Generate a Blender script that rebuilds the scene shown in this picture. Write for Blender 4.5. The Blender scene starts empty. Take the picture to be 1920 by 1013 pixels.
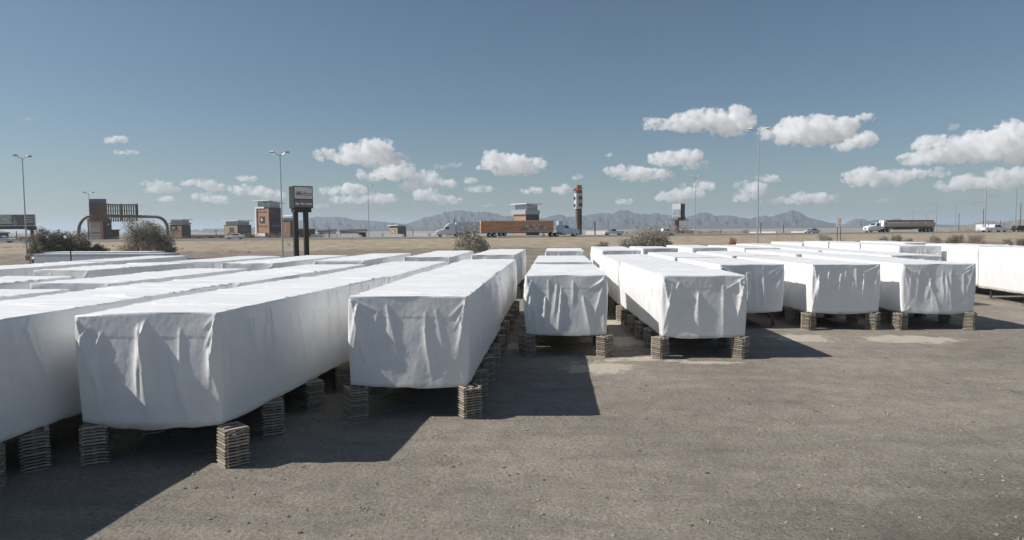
import bpy, bmesh, math, random
import numpy as np
from mathutils import Matrix, Vector, noise as mnoise
PI = math.pi
R = math.radians
scene = bpy.context.scene
col = scene.collection

# ------------------------------------------------------------------ camera
CAM_H = 5.7
FPX, PCX, PCY = 1250.0, 960.0, 506.5
YAW, PITCH, ROLL = R(3.8), R(3.475), R(-0.41)
cam_rot = Matrix.Rotation(YAW, 3, 'Z') @ Matrix.Rotation(PI/2 - PITCH, 3, 'X') @ Matrix.Rotation(ROLL, 3, 'Z')
cd = bpy.data.cameras.new('camera')
cd.sensor_width = 36.0
cd.lens = 36.0*FPX/1920.0
cd.clip_start = 0.1
cd.clip_end = 60000
camera = bpy.data.objects.new('camera', cd)
col.objects.link(camera)
camera.matrix_world = Matrix.Translation((0, 0, CAM_H)) @ cam_rot.to_4x4()
scene.camera = camera

# ------------------------------------------------------------------ sky, sun, exposure
SUN_EL, SUN_AZ = R(42.5), R(5.0)          # azimuth: how far in front of due left
to_sun = Vector((-math.cos(SUN_EL)*math.cos(SUN_AZ), -math.cos(SUN_EL)*math.sin(SUN_AZ), math.sin(SUN_EL)))
world = bpy.data.worlds.new('World')
scene.world = world
world.use_nodes = True
wn = world.node_tree.nodes
wn.clear()
sky = wn.new('ShaderNodeTexSky')
sky.sky_type = 'NISHITA'
sky.sun_disc = False
sky.sun_elevation = SUN_EL
sky.sun_rotation = math.atan2(to_sun.x, to_sun.y)
sky.altitude = 400
sky.air_density = 1.0
sky.dust_density = 1.0
sky.ozone_density = 1.6
bg = wn.new('ShaderNodeBackground')
bg.inputs['Strength'].default_value = 0.067
wo = wn.new('ShaderNodeOutputWorld')
tint = wn.new('ShaderNodeMix'); tint.data_type = 'RGBA'; tint.blend_type = 'MULTIPLY'; tint.inputs[0].default_value = 1.0
tint.inputs[7].default_value = (0.847, 0.962, 1.012, 1)
world.node_tree.links.new(sky.outputs[0], tint.inputs[6])
soft = wn.new('ShaderNodeHueSaturation'); soft.inputs['Saturation'].default_value = 0.94
world.node_tree.links.new(tint.outputs[2], soft.inputs['Color'])
world.node_tree.links.new(soft.outputs[0], bg.inputs[0])
world.node_tree.links.new(bg.outputs[0], wo.inputs[0])
sd = bpy.data.lights.new('sun', 'SUN')
sd.energy = 4.95
sd.angle = R(0.5)
sd.color = (1.0, 0.955, 0.9)
sun = bpy.data.objects.new('sun', sd)
col.objects.link(sun)
sun.rotation_euler = to_sun.to_track_quat('Z', 'Y').to_euler()
scene.view_settings.view_transform = 'Standard'
scene.view_settings.look = 'None'
scene.view_settings.exposure = 0.0
scene.view_settings.gamma = 1.0
scene.view_settings.use_curve_mapping = False
scene.cycles.max_bounces = 30
scene.cycles.diffuse_bounces = 4
scene.cycles.glossy_bounces = 3
scene.cycles.transmission_bounces = 4
scene.cycles.volume_bounces = 28
scene.cycles.transparent_max_bounces = 8
scene.cycles.use_denoising = True
try:
    scene.cycles.denoiser = 'OPENIMAGEDENOISE'
except Exception:
    pass

# ------------------------------------------------------------------ helpers
rng = np.random.default_rng(7)
random.seed(7)

def spot(px, py, z):
    """Point at height z seen at the given place of the survey photo (1920 wide)."""
    v = cam_rot @ Vector(((px-PCX)/FPX, -(py-PCY)/FPX, -1.0))
    t = (z-CAM_H)/v.z
    return Vector((v.x*t, v.y*t, z))

def ray(px, py, d):
    """Point at depth d along the view direction of a survey pixel."""
    v = cam_rot @ Vector(((px-PCX)/FPX, -(py-PCY)/FPX, -1.0))
    return Vector((v.x*d, v.y*d, CAM_H + v.z*d))

def tag(o, label=None, cat=None, group=None, kind=None):
    if label: o['label'] = label
    if cat: o['category'] = cat
    if group: o['group'] = group
    if kind: o['kind'] = kind
    return o

def link(name, data, parent=None, loc=(0, 0, 0), rotz=0.0):
    o = bpy.data.objects.new(name, data)
    col.objects.link(o)
    if parent is not None: o.parent = parent
    o.location = loc
    o.rotation_euler = (0, 0, rotz)
    return o

def empty(name, loc=(0, 0, 0), rotz=0.0, label=None, cat=None, group=None):
    o = link(name, None, None, loc, rotz)
    o.empty_display_size = 0.3
    return tag(o, label, cat, group)

def copy_tree(o, parent=None):
    c = o.copy(); col.objects.link(c)
    if parent is not None: c.parent = parent
    for ch in list(o.children): copy_tree(ch, c)
    return c

def mesh_np(name, verts, faces, mats, smooth=False, midx=None):
    me = bpy.data.meshes.new(name)
    verts = np.asarray(verts, dtype=np.float32)
    faces = np.asarray(faces, dtype=np.int32)
    n, k = faces.shape
    me.vertices.add(len(verts)); me.vertices.foreach_set('co', verts.ravel())
    me.loops.add(n*k); me.loops.foreach_set('vertex_index', faces.ravel())
    me.polygons.add(n); me.polygons.foreach_set('loop_start', np.arange(0, n*k, k, dtype=np.int32))
    if midx is not None: me.polygons.foreach_set('material_index', np.asarray(midx, dtype=np.int32))
    me.polygons.foreach_set('use_smooth', np.full(n, bool(smooth)))
    for m in (mats if isinstance(mats, (list, tuple)) else [mats]): me.materials.append(m)
    me.update(calc_edges=True)
    me.validate()
    return me

class MB:
    """Collects boxes, prisms, tubes and lathes; build() links them as one mesh object."""
    def __init__(s): s.v, s.f, s.m = [], [], []
    def add(s, vs, fs, mi=0):
        b = len(s.v)
        s.v += [tuple(x) for x in vs]
        s.f += [tuple(i+b for i in f) for f in fs]
        s.m += [mi]*len(fs)
        return s
    def box(s, c, d, rz=0.0, mi=0, taper=1.0):
        x, y, z = d[0]/2, d[1]/2, d[2]/2
        vs = []
        for sz in (-1, 1):
            k = taper if sz > 0 else 1.0
            for sx, sy in ((-1, -1), (1, -1), (1, 1), (-1, 1)):
                px, py = sx*x*k, sy*y*k
                vs.append((c[0]+px*math.cos(rz)-py*math.sin(rz), c[1]+px*math.sin(rz)+py*math.cos(rz), c[2]+sz*z))
        return s.add(vs, [(3, 2, 1, 0), (4, 5, 6, 7), (0, 1, 5, 4), (1, 2, 6, 5), (2, 3, 7, 6), (3, 0, 4, 7)], mi)
    def bar(s, a, b, r0, r1=None, n=8, mi=0, cap=True):
        r1 = r0 if r1 is None else r1
        a, b = Vector(a), Vector(b)
        q = (b-a).to_track_quat('Z', 'Y')
        vs = []
        for p, r in ((a, r0), (b, r1)):
            for i in range(n):
                t = 2*PI*(i+.5)/n
                vs.append(p + q @ Vector((r*math.cos(t), r*math.sin(t), 0)))
        fs = [(i, (i+1) % n, n+(i+1) % n, n+i) for i in range(n)]
        if cap: fs += [tuple(range(n-1, -1, -1)), tuple(range(n, 2*n))]
        return s.add(vs, fs, mi)
    def tube(s, pts, rad, n=8, mi=0):
        pts = [Vector(p) for p in pts]
        m = len(pts)
        rad = rad if isinstance(rad, (list, tuple)) else [rad]*m
        vs, fs = [], []
        for k, p in enumerate(pts):
            t = (pts[min(k+1, m-1)]-pts[max(k-1, 0)]).normalized()
            u = t.orthogonal().normalized() if k == 0 else (u - t*u.dot(t)).normalized()
            w = t.cross(u)
            for i in range(n):
                a = 2*PI*i/n
                vs.append(p + (u*math.cos(a)+w*math.sin(a))*rad[k])
        for k in range(m-1):
            for i in range(n):
                fs.append((k*n+i, k*n+(i+1) % n, (k+1)*n+(i+1) % n, (k+1)*n+i))
        fs += [tuple(range(n-1, -1, -1)), tuple(range((m-1)*n, m*n))]
        return s.add(vs, fs, mi)
    def prism(s, poly, y0, y1, mi=0):
        """poly in the xz plane, swept from y0 to y1."""
        n = len(poly)
        vs = [(x, y0, z) for x, z in poly] + [(x, y1, z) for x, z in poly]
        fs = [(i, (i+1) % n, n+(i+1) % n, n+i) for i in range(n)]
        fs += [tuple(range(n-1, -1, -1)), tuple(range(n, 2*n))]
        return s.add(vs, fs, mi)
    def mesh(s, name, mats, smooth=False, bevel=0.0, angle=35):
        me = bpy.data.meshes.new(name)
        me.from_pydata(s.v, [], s.f)
        for m in (mats if isinstance(mats, (list, tuple)) else [mats]): me.materials.append(m)
        me.polygons.foreach_set('material_index', s.m)
        bm = bmesh.new(); bm.from_mesh(me)
        bmesh.ops.recalc_face_normals(bm, faces=bm.faces)
        if bevel > 0:
            es = [e for e in bm.edges if e.is_manifold and e.calc_face_angle(0) > R(30)]
            bmesh.ops.bevel(bm, geom=es, offset=bevel, segments=2, profile=0.5, affect='EDGES', clamp_overlap=True)
        bm.to_mesh(me); bm.free()
        if smooth:
            me.polygons.foreach_set('use_smooth', [True]*len(me.polygons))
            me.set_sharp_from_angle(angle=R(angle))
        return me
    def build(s, name, mats, parent=None, loc=(0, 0, 0), rotz=0.0, smooth=False, bevel=0.0, angle=35):
        return link(name, s.mesh(name, mats, smooth, bevel, angle), parent, loc, rotz)

def lettering(txt, size, mat, parent, loc, rot, name='lettering', align='LEFT', shear=0.0, extrude=0.004, width=None, bold=0.0):
    cu = bpy.data.curves.new(name, 'FONT')
    cu.body = txt; cu.size = size; cu.align_x = align; cu.align_y = 'CENTER'
    cu.extrude = extrude; cu.shear = shear; cu.offset = bold
    cu.resolution_u = 3
    tmp = bpy.data.objects.new(name, cu); col.objects.link(tmp)
    me = bpy.data.meshes.new_from_object(tmp.evaluated_get(bpy.context.evaluated_depsgraph_get()))
    bpy.data.objects.remove(tmp); bpy.data.curves.remove(cu)
    me.name = name; me.materials.clear(); me.materials.append(mat)
    if width:
        xs_ = [v.co.x for v in me.vertices]; w = max(xs_)-min(xs_)
        me.transform(Matrix.Diagonal((width/w, 1, 1, 1)))
    o = link(name, me, parent, loc); o.rotation_euler = rot
    return o

# ------------------------------------------------------------------ materials
def mat(name, c, rough=0.6, metal=0.0, var=0.0, vscale=3.0, bump=0.0, bscale=30.0, spec=0.5, trans=0.0, stretch=(1, 1, 1), emit=None):
    m = bpy.data.materials.new(name); m.use_nodes = True
    nt = m.node_tree; N = nt.nodes; L = nt.links
    p = N['Principled BSDF']
    p.inputs['Base Color'].default_value = (*c, 1)
    p.inputs['Roughness'].default_value = rough
    p.inputs['Metallic'].default_value = metal
    p.inputs['Specular IOR Level'].default_value = spec
    if trans: p.inputs['Transmission Weight'].default_value = trans
    tc = None
    if var or bump:
        tc = N.new('ShaderNodeTexCoord')
        mp = N.new('ShaderNodeMapping'); mp.inputs['Scale'].default_value = stretch
        L.new(tc.outputs['Object'], mp.inputs[0])
    if var:
        n = N.new('ShaderNodeTexNoise'); n.inputs['Scale'].default_value = vscale
        n.inputs['Detail'].default_value = 6; n.inputs['Roughness'].default_value = 0.65
        L.new(mp.outputs[0], n.inputs['Vector'])
        r = N.new('ShaderNodeValToRGB')
        r.color_ramp.elements[0].position = 0.3; r.color_ramp.elements[1].position = 0.7
        r.color_ramp.elements[0].color = (*[max(0, x*(1-var)) for x in c], 1)
        r.color_ramp.elements[1].color = (*[min(1, x*(1+var)) for x in c], 1)
        L.new(n.outputs['Fac'], r.inputs[0]); L.new(r.outputs[0], p.inputs['Base Color'])
    if bump:
        n2 = N.new('ShaderNodeTexNoise'); n2.inputs['Scale'].default_value = bscale; n2.inputs['Detail'].default_value = 5
        L.new(mp.outputs[0], n2.inputs['Vector'])
        b = N.new('ShaderNodeBump'); b.inputs['Strength'].default_value = bump; b.inputs['Distance'].default_value = 0.02
        L.new(n2.outputs['Fac'], b.inputs['Height']); L.new(b.outputs[0], p.inputs['Normal'])
    return m
# ------------------------------------------------------------------ clouds: real puffs of scattering vapour, 8 to 26 km away
def cloud_material(name, dens, k):
    """vapour that thins out and breaks up in tatters"""
    m = bpy.data.materials.new(name); m.use_nodes = True
    N = m.node_tree.nodes; L = m.node_tree.links; N.clear()
    v = N.new('ShaderNodeVolumeScatter')
    v.inputs['Color'].default_value = (1, 1, 1, 1)
    v.inputs['Anisotropy'].default_value = 0.0
    tc = N.new('ShaderNodeTexCoord')
    n = N.new('ShaderNodeTexNoise'); n.inputs['Scale'].default_value = 1/(115.0*k); n.inputs['Detail'].default_value = 5; n.inputs['Roughness'].default_value = .66
    L.new(tc.outputs['Object'], n.inputs['Vector'])
    r = N.new('ShaderNodeMapRange'); r.interpolation_type = 'SMOOTHSTEP'
    r.inputs['From Min'].default_value = .42; r.inputs['From Max'].default_value = .60
    r.inputs['To Min'].default_value = 0.0; r.inputs['To Max'].default_value = dens*1.7
    L.new(n.outputs['Fac'], r.inputs['Value']); L.new(r.outputs[0], v.inputs['Density'])
    o = N.new('ShaderNodeOutputMaterial')
    L.new(v.outputs[0], o.inputs['Volume'])
    return m
_cloud_kit = {}
def cloud_kit(d, wisp):
    """vapour and billow textures for a distance class"""
    key = (d, wisp)
    if key not in _cloud_kit:
        k = d/9500.0
        m = cloud_material('thin_cloud_vapour' if wisp else 'cloud_vapour', (0.003 if wisp else 0.0105)/k, k)
        t1 = bpy.data.textures.new('billow', 'CLOUDS'); t1.noise_scale = 95*k; t1.noise_depth = 3
        t2 = bpy.data.textures.new('billow_fine', 'CLOUDS'); t2.noise_scale = 28*k; t2.noise_depth = 4
        t3 = bpy.data.textures.new('billow_frill', 'CLOUDS'); t3.noise_scale = 11*k; t3.noise_depth = 2
        _cloud_kit[key] = (m, t1, t2, k, t3)
    return _cloud_kit[key]

def cloud(ells, label, wisp=False, dist=0):
    """ells: (x, y, half width, half height) of each lobe in survey pixels."""
    bottom = max(e[1]+e[3] for e in ells)
    elev = (432.0-bottom)/FPX
    CLOUD_D = min((8500.0, 12000.0, 16000.0, 21000.0, 26000.0), key=lambda q: abs(q-(dist or 1250.0/elev)))
    CLOUD_D *= 1 + .02*((len(ells)*37+int(ells[0][0])) % 9 - 4)/4
    vap, tex_big, tex_small, kk, tex_frill = cloud_kit(min((8500.0, 12000.0, 16000.0, 21000.0, 26000.0), key=lambda q: abs(q-CLOUD_D)), wisp)
    k = CLOUD_D/FPX
    f_ = 1.16 if max(e[1] for e in ells) > 318 else 1.04
    ells = [(a_, b_-d_*.10, c_*f_, d_*1.18*f_) for a_, b_, c_, d_ in ells]
    cx = sum(e[0] for e in ells)/len(ells); cy = sum(e[1] for e in ells)/len(ells)
    c = ray(cx, cy, CLOUD_D)
    bm = bmesh.new()
    rr = random.Random(int(cx*7+cy))
    sm = 1e9
    for (ex, ey, rx, ry) in ells:
        n = max(11, int(12*rx/ry))
        for _ in range(n):
            while True:
                a, b, g = rr.uniform(-1, 1), rr.uniform(-1, 1), rr.uniform(-1, 1)
                if a*a+b*b+g*g < 1: break
            r = ry*k*rr.choice((rr.uniform(.36, .64), rr.uniform(.18, .36)))
            px = ex + a*(rx - r/k*.6); py = ey + b*max(ry - r/k, ry*.3)
            p = ray(px, py, CLOUD_D) - c
            p.y += g*ry*k*1.1
            sm = min(sm, r)
            bmesh.ops.create_icosphere(bm, subdivisions=2, radius=r, matrix=Matrix.Translation(p) @ Matrix.Diagonal((1.25, 1.15, 0.95, 1)))
    me = bpy.data.meshes.new('cloud')
    bm.to_mesh(me); bm.free()
    o = link('cloud', me, None, c)
    rm = o.modifiers.new('merge', 'REMESH'); rm.mode = 'VOXEL'; rm.voxel_size = max(7.0*kk, sm*.14); rm.use_smooth_shade = True
    ryk = max(e[3] for e in ells)*k
    d1 = o.modifiers.new('billow', 'DISPLACE'); d1.texture = tex_big; d1.texture_coords = 'GLOBAL'; d1.strength = min(130*kk, ryk*.55); d1.mid_level = .42
    d2 = o.modifiers.new('fine', 'DISPLACE'); d2.texture = tex_small; d2.texture_coords = 'GLOBAL'; d2.strength = min(75*kk, ryk*.42); d2.mid_level = .5
    r2 = o.modifiers.new('clean', 'REMESH'); r2.mode = 'VOXEL'; r2.voxel_size = max(6.5*kk, sm*.11); r2.use_smooth_shade = True
    d3 = o.modifiers.new('frill', 'DISPLACE'); d3.texture = tex_frill; d3.texture_coords = 'GLOBAL'; d3.strength = min(24*kk, ryk*.15); d3.mid_level = .5
    dg = bpy.context.evaluated_depsgraph_get()
    ev = bpy.data.meshes.new_from_object(o.evaluated_get(dg))
    o.modifiers.clear()
    o.data = ev
    ev.name = 'cloud'
    # the flat base of a cumulus: everything under the condensation level is pressed up to it
    co = np.empty(len(ev.vertices)*3, np.float32); ev.vertices.foreach_get('co', co); co = co.reshape(-1, 3)
    zb = (ray(cx, bottom, CLOUD_D)-c).z + .1*ryk
    low = co[:, 2] < zb
    co[low, 2] = zb + (co[low, 2]-zb)*.6
    ev.vertices.foreach_set('co', co.ravel()); ev.update()
    ev.materials.clear(); ev.materials.append(vap)
    tag(o, label, 'cloud', 'fair-weather clouds over the mountains')
    return o

CLOUDS = [
 ([(1240,235,35,11),(1290,230,40,19),(1340,225,45,25),(1385,228,35,27),(1360,248,30,10)], 'long white cloud with a thin left tail, just left of the tallest lamp post top', 0),
 ([(1470,250,38,22),(1520,248,48,29),(1565,245,38,31),(1625,220,22,7),(1592,230,20,9)], 'broad cloud just right of the tallest lamp post top, small arm rising to the right', 0),
 ([(1612,264,30,16),(1580,276,22,10)], 'lobe of cloud tucked under the right end of the broad cloud', 0, 12000),
 ([(1720,300,30,14),(1770,285,50,26),(1830,280,55,30),(1890,272,50,37),(1935,258,50,34),(1990,262,50,28)], 'biggest cloud, running out of the picture at the right edge', 0),
 ([(1620,335,30,19),(1665,333,40,13),(1710,328,30,8),(1760,325,22,6)], 'flat cloud under the biggest one, its tail thinning to the right', 0),
 ([(1785,352,30,9),(1830,345,40,14),(1890,335,45,18),(1940,332,40,18)], 'low cloud behind the steel power poles at the right edge', 0),
 ([(1245,300,30,17),(1280,298,35,17),(1300,310,25,11)], 'rounded cloud below the left half of the long tailed cloud', 0),
 ([(1155,322,20,9),(1190,328,35,14),(1230,328,30,9)], 'cloud touching the rounded one from the lower left', 0),
 ([(1255,370,24,10),(1290,362,30,13),(1320,350,20,9)], 'cloud behind the thin lamp post right of the two-faced billboard', 0),
 ([(1395,371,22,9),(1405,352,25,11),(1422,362,15,7)], 'stacked small cloud just left of the tallest lamp post shaft', 0),
 ([(1445,335,22,7)], 'single small cloud just right of the tallest lamp post, half way up', 0),
 ([(1450,380,24,6),(1490,376,30,8),(1535,372,45,10)], 'long low cloud over the pointed mountain peak', 0),
 ([(1168,378,18,6)], 'little low cloud right of the thin sign tower, above the ridge', 0),
 ([(920,308,32,21),(955,308,40,25),(995,315,30,17)], 'lone oval cloud above the orange trailer and the canopy tower', 0),
 ([(610,290,18,11),(660,292,35,20),(700,288,40,27),(715,268,20,8),(745,300,16,10)], 'tall leaning cloud up and right of the two-post shop sign', 0),
 ([(690,330,20,8),(735,322,36,18),(790,337,30,14),(830,345,25,9),(770,350,25,9)], 'long lumpy cloud joined under the lower right end of the tall leaning cloud', 0, 21000),
 ([(805,367,30,11),(840,376,25,9)], 'double-decked cloud just above the left mountain summit', 0),
 ([(618,358,16,8),(655,356,28,11)], 'cloud right beside the two-post shop sign, above a longer flat one', 0),
 ([(660,375,38,8),(710,373,40,9)], 'long flat cloud crossed by the thin lamp post right of the shop sign', 0),
 ([(820,313,16,6),(850,311,22,5)], 'faint wispy cloud left of the lone oval cloud', 1),
 ([(880,340,12,6)], 'tiny round cloud below and left of the lone oval cloud', 0),
 ([(900,355,28,6)], 'thin lens of cloud under the lone oval cloud', 0),
 ([(293,345,27,6),(300,356,30,7)], 'two-layered cloud above the tower with the square white emblem', 0),
 ([(375,345,30,8),(405,354,22,8)], 'left end of the cloud bank between the slatted sign and the brown tower', 0),
 ([(465,358,34,9),(505,366,28,11)], 'cloud standing right above the tall brown tower roof', 0),
 ([(380,370,20,8),(412,376,20,7)], 'small cloud pair above the tan canopy building', 0),
 ([(460,336,23,6)], 'small flat cloud left of the lamp post beside the shop sign', 0),
 ([(215,262,21,8)], 'small cloud high over the slatted sign, upper of two', 0),
 ([(235,286,32,5)], 'thin streak of cloud high over the slatted sign, lower of two', 0),
 ([(57,223,17,3)], 'faint streak of cloud high at the left edge, above a lamp post', 1),
 ([(985,359,9,5),(1005,357,11,8)], 'small puff of cloud left of the thin sign tower', 0),
 ([(1055,356,19,9)], 'cloud puff touching the left side of the thin sign tower', 0),
 ([(1084,332,11,5)], 'tiny cloud right above the thin sign tower', 0),
 ([(1143,291,9,4)], 'tiny lone cloud up and left of the rounded cloud', 0),
 ([(514,286,10,4)], 'faint wisp of cloud behind the lamp heads beside the shop sign', 1),
 ([(313,374,16,6)], 'little cloud under the two-layered one at left', 0),
 ([(1785,239,14,7)], 'faint wisp of cloud above the biggest cloud', 1),
 ([(1898,229,16,5)], 'faint flat wisp of cloud at the top of the right edge', 1),
 ([(600,386,18,5)], 'small faint cloud low beside the shop sign post', 1),
 ([(1650,377,16,5)], 'faint cloud above the tanker trailer', 1),
 ([(915,386,14,4)], 'very small cloud over the ridge left of the canopy tower', 1),
]
for e, lab, w, *dd in CLOUDS: cloud(e, lab, bool(w), *dd)
# ------------------------------------------------------------------ terrain: yard, embankment, freeway, mountains
ROAD_A, ROAD_B = spot(100, 455, 3.6), spot(1700, 438, 3.9)
_d = (ROAD_B-ROAD_A); ROAD_LEN = math.hypot(_d.x, _d.y)
RD = np.array([_d.x, _d.y])/ROAD_LEN             # along the freeway, to the right
RN = np.array([-RD[1], RD[0]])                   # away from the camera
ROAD_ANG = math.atan2(RD[1], RD[0])

def st(x, y):
    x = np.asarray(x, float)-ROAD_A.x; y = np.asarray(y, float)-ROAD_A.y
    return x*RN[0]+y*RN[1], x*RD[0]+y*RD[1]

def xy(s, t):
    return ROAD_A.x+RN[0]*s+RD[0]*t, ROAD_A.y+RN[1]*s+RD[1]*t

def road_z(t):
    return 3.6 + 0.3*np.clip(np.asarray(t, float)/ROAD_LEN, -.5, 1.8)

def vnoise(x, y, seed=0):
    """smooth value noise, vectorised"""
    x = np.asarray(x, float); y = np.asarray(y, float)
    xi = np.floor(x).astype(np.int64); yi = np.floor(y).astype(np.int64)
    fx = x-xi; fy = y-yi
    fx = fx*fx*(3-2*fx); fy = fy*fy*(3-2*fy)
    def h(a, b):
        n = (a*374761393 + b*668265263 + seed*974634777) & 0xffffffff
        n = ((n ^ (n >> 13))*1274126177) & 0xffffffff
        return ((n ^ (n >> 16)) & 0xffff)/65535.0
    return (h(xi, yi)*(1-fx)+h(xi+1, yi)*fx)*(1-fy) + (h(xi, yi+1)*(1-fx)+h(xi+1, yi+1)*fx)*fy

def fbm(x, y, seed=0, oct=4, rough=.5):
    a, t, w = 0.0, 0.0, 1.0
    for k in range(oct):
        a = a + w*vnoise(np.asarray(x)*2**k, np.asarray(y)*2**k, seed+k); t += w; w *= rough
    return a/t

def ground_z(x, y):
    s, t = st(x, y)
    u = np.clip((s+82)/80, 0, 1)
    z = road_z(t)*(u*u*(3-2*u))
    w = np.clip((s-46)/190, 0, 1)
    z = z*(1-w*w*(3-2*w)*.9)
    slope = np.clip(1-np.abs(s+38)/40, 0, 1)
    z = z + slope*(fbm(np.asarray(x)/9, np.asarray(y)/9, 3)-.5)*.55
    flat = np.clip((-s-78)/20, 0, 1)
    z = z + flat*(fbm(np.asarray(x)/1.7, np.asarray(y)/1.7, 11)-.5)*.06
    return z

def growth(start, stop, step, ratio):
    out = [start]
    sgn = 1 if stop > start else -1
    while (stop-out[-1])*sgn > 0:
        out.append(out[-1]+sgn*step); step *= ratio
    return out
E_GROUND = 31000.0
xs = sorted(set(np.round(np.concatenate([np.arange(-30, 48, .45), growth(48, E_GROUND, .6, 1.075), growth(-30, -E_GROUND, .6, 1.075)]), 3)))
ys = sorted(set(np.round(np.concatenate([np.arange(5, 62, .42), growth(62, 170, .6, 1.012), growth(170, 480, 2, 1.02), growth(480, E_GROUND, 9, 1.09), growth(5, -E_GROUND, 1, 1.3)]), 3)))
GX, GY = np.meshgrid(np.array(xs), np.array(ys))
GZ = ground_z(GX, GY)
ny_, nx_ = GX.shape
ii = np.arange(ny_*nx_).reshape(ny_, nx_)
gf = np.stack([ii[:-1, :-1], ii[:-1, 1:], ii[1:, 1:], ii[1:, :-1]], -1).reshape(-1, 4)
gs, gt = st(GX, GY)

def ell(cx, cy, rx, ry):
    return np.clip(1.25-np.sqrt(((GX-cx)/rx)**2+((GY-cy)/ry)**2), 0, 1)
sand = np.zeros_like(GX)
for px, py, rx, ry in ((1120, 690, 1.6, 1.2), (1215, 673, 2.0, .5), (1190, 640, 2.2, 1.4), (1500, 634, 1.8, 1.2), (1705, 636, 2.6, 1.3), (1330, 681, 1.6, .3),
                       (1130, 605, 2.2, 1.4), (975, 650, 1.4, .8), (640, 720, 1.6, 1.2)):
    p = spot(px, py, 0); sand = np.maximum(sand, ell(p.x, p.y, rx*1.2, ry*1.2))
painted_vignette = np.clip(1.3-np.sqrt(((GX-10.5)/9.5)**2+((GY-8.5)/6.6)**2), 0, 1)      # vignette shade of the near right corner, painted into the ground colour
bank = np.clip((gs+42)/14, 0, 1)                                                # pale dry soil high on the embankment
lowbank = np.clip((gs+84)/16, 0, 1)*(1-bank)                                    # stony darker foot of it
far = np.clip((gs-30)/20, 0, 1)

gm_mesh = mesh_np('ground', np.stack([GX, GY, GZ], -1).reshape(-1, 3), gf, [], smooth=True)
for nm, arr in (('sand', sand), ('painted_vignette', painted_vignette), ('bank', bank), ('lowbank', lowbank), ('far', far)):
    at = gm_mesh.attributes.new(nm, 'FLOAT', 'POINT'); at.data.foreach_set('value', arr.ravel().astype(np.float32))

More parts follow.
